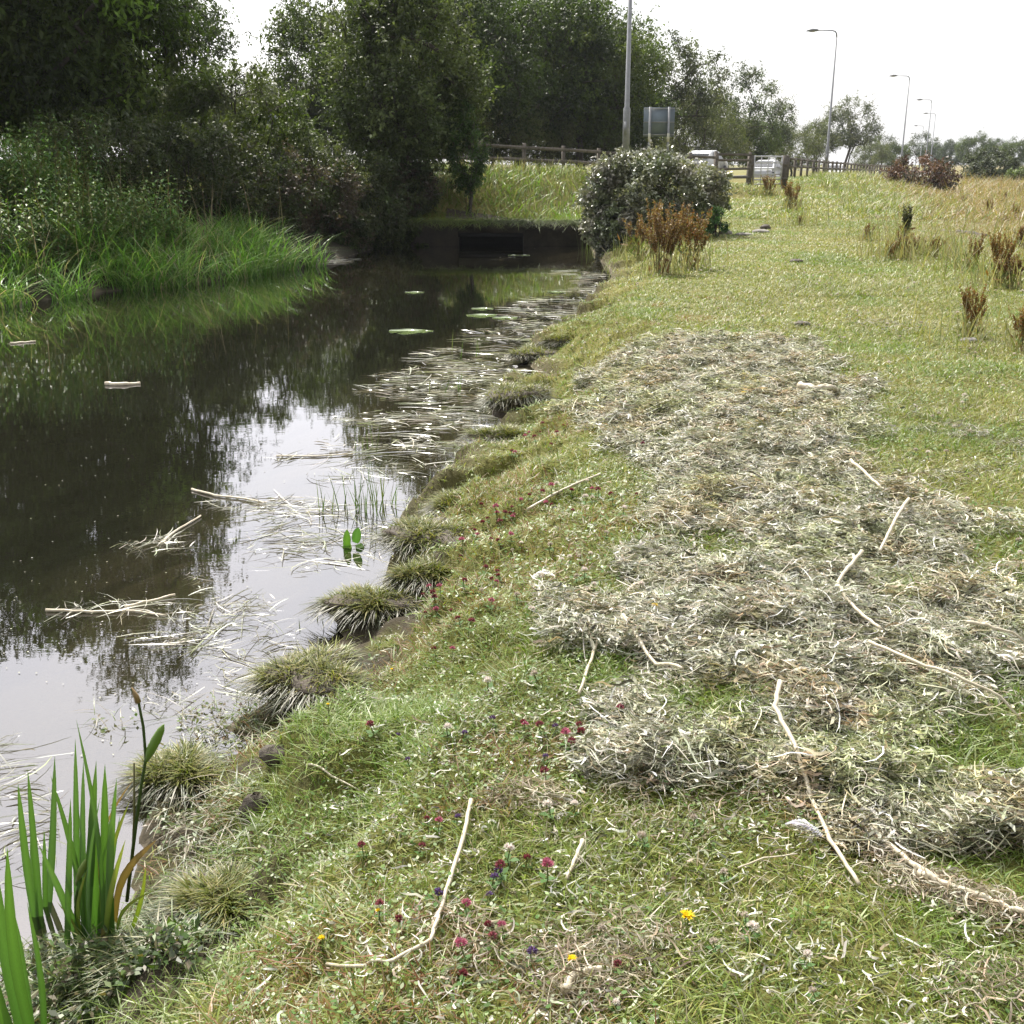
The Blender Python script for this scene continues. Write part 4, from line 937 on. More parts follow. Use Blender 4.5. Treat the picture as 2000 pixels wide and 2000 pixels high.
# ------------------------------------------------------------------ tussocks on the water edge
def make_tussock(label, px, py, r, hgt, seed, nb=1500, wide=1.2):
    rr = np.random.default_rng(seed); p = at_g(px, py); gz_ = max(ZW - .05, min(p[2], ZW + .15))
    root = empty('grass_tussock', (p[0], p[1], gz_), 0, label, 'grass tussock', 'grass tussocks on the bank edge')
    r = r * (.62 if p[1] < 7 else .8); hgt = hgt * .8; ph_ = rr.random(4) * 6; hgt *= .8; nb = int(nb * 2.3); p = p + np.array([.06, .05, 0]) * (1 + .06 * p[1])
    V, F = [], []; n1, n2 = 26, 9
    lob = lambda a: 1 + .22 * np.sin(2 * a + ph_[0]) + .18 * np.sin(3 * a + ph_[1]) + .10 * np.sin(5 * a + ph_[2])
    for i in range(n2 + 1):
        t = i / n2
        for j in range(n1):
            a = 2 * PI * j / n1; q = float(lob(a)) * r
            pr_ = [.80, .84, .93, 1.02, 1.05, 1.0, .86, .62, .32, 0][i] if n2 == 9 else 1
            zz_ = [-.3, .0, .25, .5, .7, .84, .93, .98, 1.0, 1.0][i] * hgt
            V.append((math.cos(a) * q * pr_ * wide + rr.normal() * .006, math.sin(a) * q * pr_ + rr.normal() * .006, zz_ + rr.normal() * .006))
    for i in range(n2):
        for j in range(n1): F.append((i * n1 + j, i * n1 + (j + 1) % n1, (i + 1) * n1 + (j + 1) % n1, (i + 1) * n1 + j))
    mk('soil', V, F, M['mud'], root, np.ones((len(V), 3)), True)
    a = rr.random(nb) * 2 * PI; edge = np.sqrt(rr.random(nb)); q = edge * r * lob(a) * 1.0; z = hgt * (1 - .35 * edge ** 3) - .01
    P = np.c_[np.cos(a) * q * wide, np.sin(a) * q, z]
    s = 1 + .06 * p[1]
    V, F, Cc = blades(P, (.014 + .048 * rr.random(nb) ** 1.5) * (.7 + .8 * (np.sin(a * 3 + ph_[3]) * .5 + .5)) * (1 + .03 * p[1]), (.0025 + .0028 * rr.random(nb)) * s, .2 + .9 * rr.random(nb), .3 + .7 * rr.random(nb), pick([(.15, .18, .03), (.22, .23, .05), (.30, .27, .11), (.10, .12, .03)], nb), 4, np.where(edge + .15 * rr.normal(size=nb) < .8, rr.random(nb) * 6.3, a + rr.normal(size=nb) * .6))
    # blades hanging down the cut face
    k = nb // 4; a = rr.random(k) * 2 * PI; P2 = np.c_[np.cos(a) * r * lob(a) * wide * .98, np.sin(a) * r * lob(a) * .98, hgt * (.35 + .5 * rr.random(k))]
    V2, F2, C2 = blades(P2, .03 + .06 * rr.random(k), (.002 + .003 * rr.random(k)) * s, 1.2 + .6 * rr.random(k), .8 + .8 * rr.random(k), pick([(.07, .065, .035), (.16, .15, .08), (.06, .08, .03)], k), 4, a + rr.normal(size=k) * .5)
    mk('blades', np.vstack([V, V2]), np.vstack([F, F2 + len(V)]), M['grass'], root, np.vstack([Cc, C2]))
    return root
for i, (px, py, r, h, wide, lab) in enumerate((
    (845,1060,.27,.20,1.5,'large undercut grass tussock with a dark face, halfway along the bank'),(935,935,.23,.15,1.3,'grass tussock beside the clover patch just above the large undercut one'),
    (985,862,.17,.12,1.5,'low green tussock between the isolated one and the clover patch'),(895,975,.15,.12,1.3,'small tussock just above the large undercut one'),(1060,745,.16,.10,1.6,'small tussock at the mouth of the muddy inlet'),
    (1005,792,.26,.24,1.3,'isolated dark-sided grass tussock in the muddy inlet'),(1065,695,.28,.12,1.8,'low mossy tussock near the far cut weed'),(1120,655,.22,.12,1.4,'far low tussock where the bank bends'),
    (835,1135,.13,.10,1.6,'small tussock just below the large undercut one'),(735,1200,.20,.15,1.4,'rounded tussock left of the red clovers'),(610,1350,.24,.17,1.3,'leafy tussock over the dark hollow in the lower bank'),
    (350,1520,.15,.08,1.2,'flat muddy tussock near the iris'),(430,1780,.13,.09,1.3,'dark eroded tussock at the lower bank'),(1195,605,.3,.10,1.4,'far tussock at the narrow end of the bank'))):
    make_tussock(lab, px, py, r, h, 200 + i, 1700, wide)
# wet mat plants & tiny white-flowered cress near the iris (stuff)
for cx, cy, rx, ry, k in ((450,1400,110,50,1500),(350,1500,90,50,1500),(400,1620,110,70,1700),(430,1740,110,70,1500),(300,1880,120,90,2600),(180,1950,170,60,1800),(560,1450,60,60,700),(220,1400,60,30,160),(80,1900,80,60,800)):
    k = int(k * (.26 if cy < 1850 else .8)); a = rng.random(k) * 2 * PI; q = np.sqrt(rng.random(k))
    pts = np.array([at_z(cx + np.cos(u) * v * rx, cy + np.sin(u) * v * ry, ZW + .03) for u, v in zip(a, q)])
    z = np.maximum(height(pts[:, 0], pts[:, 1]), ZW); az = rng.random(k) * 2 * PI
    P = np.c_[pts[:, :2], z + rng.random(k) * .035]
    hf = rng.random(k) < .5
    V, F, Cc = blades(P[hf], .03 + .07 * rng.random(hf.sum()), .0022 + .003 * rng.random(hf.sum()), .4 + rng.random(hf.sum()), .4 + rng.random(hf.sum()), pick([(.10, .15, .03), (.13, .16, .04), (.20, .20, .08), (.05, .09, .02)] if cy > 1840 else [(.10, .14, .035), (.14, .13, .06), (.24, .21, .14), (.06, .09, .025)], hf.sum()), 4); push(V, F, Cc)
    P = P[~hf]; k2 = len(P)
    V, F, Cc = leafmesh(P, rng.normal(size=(k2, 3)) * np.array([1, 1, .3]), rng.normal(size=(k2, 3)) * .4 + np.array([0, 0, 1]), .014 + .02 * rng.random(k2), .008 + .008 * rng.random(k2), pick([(.12, .18, .06), (.2, .25, .1), (.16, .12, .08), (.5, .5, .42)], k2, [4, 3, 3, .7])); push(V, F, Cc)
k = 1300; pts = np.array([at_z(60 + rng.random() * 340, 1830 + rng.random() * 190, ZW + .05) for _ in range(k)]); z = np.maximum(height(pts[:, 0], pts[:, 1]), ZW)
V, F, Cc = leafmesh(np.c_[pts[:, :2], z + .02 + .05 * rng.random(k)], rng.normal(size=(k, 3)) * np.array([1, 1, .4]) + np.array([0, 0, .2]), rng.normal(size=(k, 3)) * .4 + np.array([0, 0, 1]), .014 + .024 * rng.random(k), .008 + .010 * rng.random(k), pick([(.06, .11, .02), (.10, .16, .03), (.12, .10, .05), (.04, .06, .02)], k)); push(V, F, Cc)
flush('marsh_mat', M['grass'], 'low mat of muddy marsh plants at the water edge near the iris', 'marsh plants')

# ------------------------------------------------------------------ irises
def sword(mb, pb, pt, w, bow=.0, col=(.08, .20, .03), tip=(.10, .22, .04), K=9, yaw=None):
    pb = np.array(pb); pt = np.array(pt); t = np.linspace(0, 1, K)
    ax = pt - pb; sd = unit(np.cross(ax, np.array([0, 1., 0]))); sp_ = pb[None] + ax[None] * t[:, None] + sd[None] * (bow * np.sin(PI * t) * np.linalg.norm(ax))[:, None]
    yaw = rng.random() * .9 - .45 if yaw is None else yaw
    wv = sd * math.cos(yaw) + np.array([0, 1, 0]) * math.sin(yaw)
    prof = np.interp(t, [0, .15, .5, .8, .93, 1], [.6, .9, 1, .72, .35, .02]) * w / 2
    nrm = unit(np.cross(ax, wv)); V = []
    for i in range(K):
        V += [sp_[i] - wv * prof[i], sp_[i] + nrm * prof[i] * .18, sp_[i] + wv * prof[i]]
    F = []
    for i in range(K - 1): F += [(3 * i, 3 * i + 1, 3 * i + 4, 3 * i + 3), (3 * i + 1, 3 * i + 2, 3 * i + 5, 3 * i + 4)]
    c = np.array(col)[None] * (1 - t[:, None]) + np.array(tip)[None] * t[:, None]; c = np.repeat(c, 3, 0) * np.tile(np.array([[.85], [1.15], [.85]]), (K, 1))
    mb.add(np.array(V), F, c)
def iris(label, Y, base, lst, stems=()):
    bz = at_y(base[0], base[1], Y); o = np.array(bz); root = empty('iris_plant', tuple(o), 0, label, 'iris', 'yellow flag irises at the water edge')
    for bx, by, tx, ty, wpx, bow, kind in lst:
        dy = (rng.random() - .5) * .10
        pb = at_y(bx, by, Y + dy * .4) - o; pt = at_y(tx, ty, Y + dy * 2.5) - o; wm = wpx / FPX * Y * 1.05
        m_ = MB(); col, tip = {0: ((.06, .14, .035), (.11, .21, .05)), 1: ((.13, .22, .03), (.26, .28, .06)), 2: ((.24, .16, .06), (.30, .18, .09))}[kind]
        v = .85 + .3 * rng.random()
        sword(m_, pb, pt, wm, bow, tuple(np.array(col) * v), tuple(np.array(tip) * v)); m_.build('leaf', M['iris'], root, True)
    for pts, r, col in stems:
        m_ = MB(); m_.tube([at_y(a, b, Y) - o for a, b in pts], np.interp(np.linspace(0, 1, len(pts)), [0, 1], [r, r * .6]), 7, col); st = m_.build('flower_stalk', M['iris'], root, True)
    return root
iris('rear left iris fan standing in the water at the lower left', 2.75, (85, 1850), [(78,1850,35,1530,19,.01,0),(84,1852,54,1503,17,.0,0),(88,1850,107,1476,19,-.01,0),(90,1855,86,1620,12,0,0),(105,1850,142,1742,15,.02,1),(82,1850,60,1600,13,.02,0),(80,1870,120,1775,14,-.1,2)])
r2 = iris('tallest iris fan with a bare flower stalk and seed pod', 2.55, (185, 1880), [(152,1880,147,1443,17,.0,0),(170,1890,163,1486,18,.01,0),(200,1870,149,1405,13,-.03,0),(165,1870,188,1486,20,.0,0),(215,1860,205,1492,20,.01,0),(222,1870,228,1520,17,.02,0),(178,1900,99,1515,15,-.03,0),(182,1925,77,1652,26,-.02,0),(185,1965,161,1735,22,.01,0),(190,1880,176,1560,22,0,0),(205,1880,245,1640,14,.03,1),(196,1900,253,1565,14,.06,1),(160,1900,120,1600,10,-.05,0),(185,1890,195,1560,11,.04,0),(175,1870,170,1700,9,.10,1),(230,1840,300,1740,8,.12,1),(150,1900,110,1760,9,-.14,1),(212,1880,235,1590,10,.03,0),(165,1880,152,1570,9,-.02,0),
    (150,1990,207,1878,20,-.10,1),(225,1800,306,1640,18,.10,2),(175,1850,232,1700,11,.05,1),(240,1850,285,1690,10,-.04,1),(205,1780,262,1520,7,.12,2),(130,1900,138,1560,16,0,0),(210,1900,214,1600,18,.0,0)],
    [([(248,1760),(262,1640),(275,1540),(285,1482),(280,1420),(270,1368),(256,1345)], .0052, (.06, .10, .025)), ([(150,1985),(146,1880),(149,1750),(160,1700)], .0065, (.06, .11, .02)), ([(258,1700),(262,1600),(262,1490)], .004, (.14, .13, .05))])
o = np.array(r2.location); m_ = MB()
m_.tube([at_y(a, b, 2.55) - o for a, b in ((286,1486),(293,1468),(305,1445),(315,1425),(320,1415))], [.005, .012, .013, .009, .002], 8, (.16, .26, .05)); m_.build('seed_pod', M['iris'], r2, True)
m_ = MB(); m_.tube([at_y(a, b, 2.55) - o for a, b in ((270,1372),(266,1360),(257,1343))], [.008, .007, .002], 6, (.32, .22, .10)); m_.build('withered_flower', M['iris'], r2, True)
m_ = MB(); m_.tube([at_y(a, b, 2.55) - o for a, b in ((149,1728),(155,1708),(164,1690),(168,1678))], [.004, .010, .009, .002], 8, (.20, .27, .06)); m_.build('seed_pod', M['iris'], r2, True)
iris('front iris fan cut off by the bottom left corner', 2.1, (30, 2080), [(60,2080,-20,1640,30,.02,0),(78,2080,14,1655,26,.03,0),(70,2080,30,1790,20,0,0),(85,2080,53,1762,18,-.03,0),(30,2080,-40,1890,26,.03,1),(50,2080,-10,1900,24,.04,0)])

# emergent reeds in the shallows
def reed_clump(label, px, py, k, w_, h, seed):
    r = np.random.default_rng(seed); p = at_z(px, py, ZW); root = empty('emergent_reed', tuple(p), 0, label, 'reed', 'reeds standing in the shallows')
    P = np.c_[(r.random(k) - .5) * w_, (r.random(k) - .5) * w_, np.full(k, -.06)]
    V, F, Cc = blades(P, h * (.4 + .6 * r.random(k)), .005 + .004 * r.random(k), r.random(k) * .25, r.random(k) * .25, pick([(.10, .17, .04), (.16, .20, .07), (.08, .10, .04)], k), 5)
    mk('blades', V, F, M['iris'], root, Cc)
for px, py, k, w_, h, lab in ((655,1000,9,.25,.30,'thin reed shoots left of the tall dark reed'),(690,990,14,.3,.40,'reed shoots around the bright broad leaf'),(720,1000,16,.28,.46,'tall dark reed group in the shallows'),(750,985,12,.2,.30,'short green reed shoots near the large tussock'),(780,930,6,.2,.28,'pair of yellow-green reed blades by the bank'),(755,1170,9,.16,.16,'short reed shoots below the large tussock'),
    (840,760,10,.6,.35,'reed shoots among the far floating scraps'),(900,690,10,.7,.35,'farthest reed shoots among floating scraps'),(1150,490,30,.5,.6,'pale green reeds left of the bramble bush'),(720,880,8,.3,.35,'sparse reed shoots beyond the tall dark group'),(620,1230,8,.2,.15,'tiny shoots near the muddy shore')): reed_clump(lab, px, py, k, w_, h, px)
root = empty('arrowhead_plant', tuple(at_z(690, 1070, ZW)), 0, 'small water plant with three bright green oval leaves in the shallows', 'water plant'); o = np.array(root.location)
for bx, by, tx, ty, w_, c in ((677,1072,678,1034,12,(.12, .26, .03)), (694,1060,700,1030,14,(.10, .24, .04)), (700,1062,708,1082,12,(.07, .15, .04)), (672,1078,685,1062,14,(.15,.28,.03))):
    Y = o[1]; m_ = MB(); sword(m_, at_y(bx, by, Y) - o, at_y(tx, ty, Y) - o, w_ / FPX * Y * 1.5, 0, c, c, 7, .3); m_.build('leaf', M['iris'], root, True)

# ------------------------------------------------------------------ lily pads, floating stems
def pad(label, px, py, r, e=1.0):
    p = at_z(px, py, ZW); root_p = p + np.array([0, 0, .008]); m_ = MB(); k = 22; V = [(0, 0, 0)]; cut = rng.random() * 6
    for j in range(k + 1):
        a = cut + .15 + (2 * PI - .3) * j / k; q = r * (1 + .06 * math.sin(3 * a)); V.append((math.cos(a) * q, math.sin(a) * q * e, .004 * math.sin(5 * a)))
    V = np.array(V); V2 = V.copy(); V2[:, 2] -= .004; n_ = len(V)
    m_.add(np.vstack([V, V2]), [(j, j + 1, n_ + j + 1, n_ + j) for j in range(1, k + 1)], (1, 1, 1), [(0, j, j + 1) for j in range(1, k + 1)] + [(n_, n_ + j + 1, n_ + j) for j in range(1, k + 1)])
    o = m_.build('lily_pad', M['pad'], None); o.location = root_p; tag(o, label, 'lily pad', 'lily pads on the open water')
for px, py, r, lab in ((810,572,.17,'round lily pad alone beyond the others'),(942,604,.17,'rear pad of the trio of lily pads'),(940,617,.22,'middle pad of the trio of lily pads'),(986,622,.18,'right pad of the trio of lily pads'),(795,648,.24,'wide lily pad nearest the camera, left of a scrap'),(828,648,.12,'small pad touching the wide near lily pad'),(1087,571,.16,'lily pad on the green reflection near the bank'),(1003,499,.14,'small pad near the culvert opening'),(1025,499,.12,'small pad right of the one near the culvert')): pad(lab, px, py, r)
def stalk(label, pix, r, name='dry_reed_stem', mat='stalk', group='dry reed stems', onwater=False, lift=.035, cat='reed stem'):
    pts = [(at_z(a, b, ZW) + np.array([0, 0, .01])) if onwater else (lambda g_: np.array([g_[0], g_[1], g_[2] + lift]))(at_g(a, b)) for a, b in pix]
    P = []
    for a, b in zip(pts[:-1], pts[1:]):
        for t in np.linspace(0, 1, 5, endpoint=False): P.append(a + (b - a) * t + np.array([0, 0, .0]))
    P.append(pts[-1]); P = np.array(P)
    if not onwater: P[:, 2] = np.maximum(P[:, 2], height(P[:, 0], P[:, 1]) + .02 + .085 * ss(-.04, .10, heap_d(P[:, 0], P[:, 1])))
    P[1:-1] += rng.normal(size=P[1:-1].shape) * r * .18
    m_ = MB(); ctr = P[len(P) // 2].copy(); rad = np.linspace(r, r * .65, len(P)); rad[::5] *= 1.1; m_.tube(P - ctr, rad, 7)
    o = m_.build(name, M[mat], None, True); o.location = ctr; tag(o, label, cat, group); return o
stalk('bent straw-coloured stem lying left of the yellow flowers', [(920,1585),(905,1660),(880,1740),(858,1810),(842,1862),(770,1902),(700,1915),(640,1908)], .0055)
stalk('longest thick pale stem with a kink at the lower edge of the weed heap', [(1518,1398),(1508,1450),(1530,1495),(1572,1562),(1620,1665),(1675,1752)], .0075)
stalk('long curved stem from the heap down to the clover turf', [(1345,1128),(1285,1142),(1238,1158),(1192,1200),(1182,1230),(1160,1290),(1130,1375)], .0075)
stalk('pale stem crossing down right from beside the curved one', [(1215,1250),(1250,1292),(1290,1335),(1330,1368)], .007)
stalk('short thick whitish stick on the grass below the heap', [(1137,1665),(1124,1700),(1106,1742)], .006)
stalk('stem among the red clovers', [(1030,1008),(1080,978),(1130,955),(1172,938)], .008)
stalk('stem on the right side of the heap, upper one', [(1658,938),(1690,968),(1722,998)], .009)
stalk('stem leaning left below the right-hand tuft', [(1775,1008),(1750,1050),(1732,1085),(1714,1125)], .009)
stalk('V-shaped kinked pale stem in the middle of the heap', [(1678,1128),(1650,1162),(1630,1192),(1645,1222),(1680,1260),(1715,1290)], .008)
stalk('long dark stem leaving the heap to the right', [(1690,1315),(1780,1355),(1880,1395),(1990,1440)], .006)
stalk('thin stem parallel to the dark one at the right edge', [(1880,1272),(1930,1285),(1995,1300)], .006)
stalk('whitish crooked root at the far left end of the heap', [(1158,745),(1175,728),(1200,716),(1235,714)], .02)
stalk('brown root lying at the far right end of the heap', [(1560,782),(1590,788),(1615,786),(1640,778)], .025)
stalk('thin stem across the grass left of the feather', [(1440,1720),(1490,1700),(1555,1692)], .0025)
stalk('thin stem on the turf near the muddy bank', [(600,1515),(650,1535),(705,1565)], .0035)
stalk('stem in the water fan, pointing up right', [(315,1065),(340,1042),(392,1010)], .008, onwater=True, group='floating stems')
stalk('white floating stem in the dark water at the far left', [(206,752),(240,753),(274,750)], .022, onwater=True, group='floating stems')
stalk('white floating stem at the lower left clump', [(245,1190),(290,1178),(342,1165)], .009, onwater=True, group='floating stems')
stalk('long thin floating stem below the lower left clump', [(90,1195),(180,1198),(260,1196),(325,1206)], .007, onwater=True, group='floating stems')
stalk('floating stem at the left tip of the fan of reeds', [(375,958),(420,970),(475,976),(520,985)], .008, onwater=True, group='floating stems')
stalk('tiny pale floating stem near the left edge', [(20,672),(70,668)], .014, onwater=True, group='floating stems')
stalk('long straight stem floating across the pale sky reflection', [(540,893),(620,893),(690,889)], .007, onwater=True, group='floating stems')
stalk('pale stem hanging on the concrete above the culvert', [(972,430),(984,441)], .03, group=None)
# rust and pale twisted roots at the lower right
for i, (pix, r) in enumerate((([(1700,1640),(1740,1680),(1790,1720),(1830,1740)], .009), ([(1790,1730),(1850,1755),(1920,1780),(2000,1810)], .010), ([(1100,1960),(1130,1925),(1175,1920)], .010))):
    stalk(['twisted brown rope of weed stems at the lower right', 'twisted pale rope of weed stems running out at the right edge', 'pale bent root in the straw clump at the bottom'][i], pix, r, 'weed_rope', group=None)
# feathers
def feather(label, px, py, L, w_, az, col):
    p = at_g(px, py); o = np.array([p[0], p[1], p[2] + .045]); k = 46; t = np.repeat(np.linspace(.08, 1, k // 2), 2); sgn = np.tile([1, -1], k // 2)
    d = np.array([math.cos(az), math.sin(az), 0]); s = np.array([-math.sin(az), math.cos(az), 0])
    P = d[None] * (t * L)[:, None] + np.array([0, 0, 1])[None] * (.02 * np.sin(t * PI))[:, None]
    ax = d[None] * .8 + s[None] * sgn[:, None] + rng.normal(size=(k, 3)) * .1; V, F, Cc = leafmesh(P, ax, np.tile([[0, 0, 1.]], (k, 1)), np.full(k, w_) * np.sin(t * PI * .9 + .2), np.full(k, L * .08), pick([col], k, None, .08))
    root = empty('feather', tuple(o), 0, label, 'feather'); mk('vane', V, F, M['flower'], root, Cc)
    m_ = MB(); m_.tube([(0, 0, 0), tuple(d * L)], .0012, 5, (.6, .58, .5)); m_.build('quill', M['flower'], root)
feather('grey curled feather beside the long thick stem', 1608, 1668, .10, .022, 2.5, (.42, .42, .45))
feather('white fluffy feather in the clover turf', 1035, 1150, .10, .04, .3, (.75, .75, .74))
feather('white feather on the left part of the weed heap', 1290, 928, .11, .045, .6, (.75, .75, .74))

# ------------------------------------------------------------------ flowers
def clover_mesh(r=.011, h=.06, cols=((.42, .13, .18), (.30, .09, .11), (.20, .08, .06)), oval=1.1):
    m_ = MB(); m_.tube([(0, 0, 0), (.004, 0, h * .5), (0, .003, h)], .0013, 4, (.13, .17, .05), cap=False)
    k = 70; d = unit(rng.normal(size=(k, 3))); d[:, 2] = np.abs(d[:, 2]) * 1.0 - .3
    V, F, Cc = leafmesh(np.array([0, 0, h]) + d * r * .3, d + np.array([0, 0, .35]), rng.normal(size=(k, 3)), np.full(k, r * .85 * oval), np.full(k, r * .42), pick(cols, k)); m_.add(V, F, Cc)
    for a in (0, 2.1, 4.2):
        V, F, Cc = leafmesh(np.array([[0, 0, h * .45]]), np.array([[math.cos(a), math.sin(a), .3]]), np.array([[0, 0, 1.]]), np.array([.02]), np.array([.013]), np.array([[.08, .17, .04]])); m_.add(V, F, Cc)
    return m_
def spread(name, pix, mbs, label, cat, group, smin=.8, smax=1.3, growd=.03):
    src = []
    for m_ in mbs:
        o = m_.build(name, M['flower'], None); src.append(o)
    used = set()
    for i, (a, b) in enumerate(pix):
        k = i % len(src); p = at_g(a, b)
        if k in used: o = src[k].copy(); C.objects.link(o)
        else: o = src[k]; used.add(k)
        s = (smin + rng.random() * (smax - smin)) * (1 + growd * p[1]); o.location = p; o.scale = (s, s, s); o.rotation_euler = ((rng.random() - .5) * .5, (rng.random() - .5) * .5, rng.random() * 6)
        tag(o, label, cat, group)
RC = [(1048,868),(1000,893),(1010,897),(1065,842),(1100,838),(1035,855),(1078,797),(1250,795),(1185,805),(1090,860),(1055,850),(1028,868),(1072,880),(1115,975),(1155,973),(1168,977),(1196,983),(1075,973),(1052,980),(1034,980),(1018,993),(1001,1003),(998,1012),(972,1010),(983,1020),(953,1022),(970,1022),(1002,1020),(940,1000),(998,1030),(980,1040),(945,1038),(928,1060),(958,1068),(978,1070),(995,1068),(922,1052),(1080,997),(1068,1003),(1117,1013),(1245,975),(1255,885),
      (895,1100),(902,1152),(905,1082),(970,1133),(976,1137),(966,1150),(945,1127),(965,1143),(844,1165),(850,1178),(823,1175),(862,1165),(852,1195),(835,1208),(857,1210),(885,1205),(900,1225),(956,1195),(915,1243),(849,1288),(882,1290),(730,1445),(1025,1433),(1025,1446),(1062,1448),(1130,1440),(1108,1470),(1115,1478),(1128,1455),(1205,1415),(1068,1535),(833,1618),(855,1635),(818,1680),(1033,1705),(1062,1740),(986,1720),(786,1815),(908,1802),(745,1805),(958,1830),(985,1845),(950,1860),(905,1930),(908,1900),(1210,1910),(1580,1405),(1218,1510),(708,1685)]
rc2 = []
for a, b in RC:
    rc2.append((a, b + 4))
spread('red_clover', rc2, [clover_mesh(.0098, .05), clover_mesh(.0088, .04, ((.30, .07, .09), (.18, .05, .05))), clover_mesh(.0102, .055, ((.60, .22, .30), (.42, .12, .18)))], 'dull red to pink clover head on a short stem in the bank turf', 'flower', 'red clover heads')
WC = [(a, b) for a, b in ((1020,1080),(1000,1090),(1150,1100),(1135,1105),(1145,1140),(1130,1145),(1155,1170),(1180,1060),(1145,995),(1230,1085),(1110,1110),(1075,1085),(1095,1112),(940,1172),(1250,1170),(1158,990),(1030,1220),(1010,1185),(1320,1050),(1190,1122),(873,1455),(1045,1340),(960,1360),(1455,1820),(1458,1845),(1395,1870),(1570,1905),(1590,1960),(1300,1770),(1170,1850),(1200,1990),(1410,1430),(1120,1610),(1355,1628),(1075,1610),(1420,1735),(1940,1630),(960,1830),(995,1700),(1260,1665))]
r_ = np.random.default_rng(9)
for _ in range(190):
    Y = 3.2 + r_.random() ** 1.2 * 16; u = 1080 + r_.random() * 1000
    x = (u - 1000) / FPX * (Y * cT + .5)
    if heap_d(np.array([x]), np.array([Y]))[0] < -.05 and wdist(np.array([x]), np.array([Y]))[0][0] > .5: WC.append(tuple(proj(np.array([x, Y, 0.0]))))
spread('white_clover', WC, [clover_mesh(.009, .045, ((.74, .72, .64), (.80, .78, .72))), clover_mesh(.008, .035, ((.55, .50, .42), (.68, .64, .55)))], 'small white clover head in the short turf', 'flower', 'white clover heads', growd=.04)
SH = [(960,1430),(1090,1443),(1065,1500),(800,1503),(783,1452),(965,1745),(970,1727),(960,1775),(848,1777),(895,1620),(1105,1170),(1040,1895),(905,1452)]
spread('selfheal_flower', SH, [clover_mesh(.008, .035, ((.15, .09, .24), (.12, .06, .08), (.26, .20, .38)))], 'small violet selfheal flower in the turf', 'flower', 'violet selfheal flowers')
def dandelion(label, px, py, r, name='dandelion', part='petals'):
    p = at_g(px, py); root = empty(name, tuple(p), 0, label, 'flower'); h = .05
    m_ = MB(); m_.tube([(0, 0, 0), (.003, 0, h)], .002, 5, (.14, .2, .05)); m_.build('stem', M['flower'], root)
    k = 70; a = rng.random(k) * 2 * PI; ring = rng.random(k); d = np.stack([np.cos(a), np.sin(a), .25 + .9 * (1 - ring)], -1)
    V, F, Cc = leafmesh(np.tile([[0, 0, h]], (k, 1)), d, np.tile([[0, 0, 1.]], (k, 1)) + rng.normal(size=(k, 3)) * .1, r * (.55 + .5 * ring), np.full(k, r * .28), pick([(.82, .68, .01), (.85, .60, .01)], k, None, .08))
    mk(part, V, F, M['flower'], root, Cc)
dandelion('large bright yellow dandelion near the bottom right of centre', 1340, 1828, .020)
dandelion('yellow flower on the straw clump at the bottom', 1116, 1912, .012, 'buttercup')
dandelion('yellow buttercup at the lower left of the turf', 630, 1868, .010, 'buttercup')
dandelion('small yellow buttercup next to a dark red clover', 740, 1815, .008, 'buttercup')
dandelion('yellow buttercup in the turf above the hollow', 766, 1330, .008, 'buttercup')
dandelion('small yellow buttercup beside the hollow', 642, 1402, .007, 'buttercup')
dandelion('yellow hawkbit beside the curved green stem in the heap', 1278, 1208, .016, 'hawkbit')
dandelion('yellow hawkbit on the far part of the heap', 1452, 781, .022, 'hawkbit')
# ------------------------------------------------------------------ stones and driftwood in the field
def rock(label, px, py, r, flat=.5, name='stone', mat='stone', cat='stone', group='grey stones by the mown path'):
    p = at_g(px, py); m_ = MB(); m_.ball((0, 0, 0), (r, r * .8, r * flat), 12, 8, (1, 1, 1), .25); o = m_.build(name, M[mat], None, True); o.location = (p[0], p[1], p[2] + r * flat * .35); tag(o, label, cat, group)
rock('pale rounded stone right of the green leafy plant', 1418, 458, .16)
rock('flat muddy stone in the middle of the bare patch', 1452, 460, .20, .25)
rock('low stone at the right of the bare patch', 1485, 455, .22, .3)
rock('dark clod behind the right stone', 1495, 448, .15, .6, 'clod', 'mud', 'clod')
rock('dark clod of weed alone on the mown turf', 1555, 513, .12, .4, 'clod', 'mud', 'clod')
rock('grey clod on the turf beyond the heap', 1567, 636, .09, .4, 'clod', 'mud', 'clod')
rock('pale stone with a bare dock growing from it', 1893, 668, .08, .4)
stalk('long dark log lying in the short grass at the right', [(1870,458),(1900,461),(1928,465)], .07, 'driftwood', 'bark', None, cat='log')
stalk('short dark log left of the long one', [(1842,455),(1862,458)], .06, 'driftwood', 'bark', None, cat='log')
rock('brown muddy root stump sticking out of the bank by the iris', 500, 1590, .05, 1.1, 'root_stump', 'mud', 'root', None)
rock('dark clod of mud on the eroded bank', 540, 1480, .055, .6, 'clod', 'mud', 'clod')

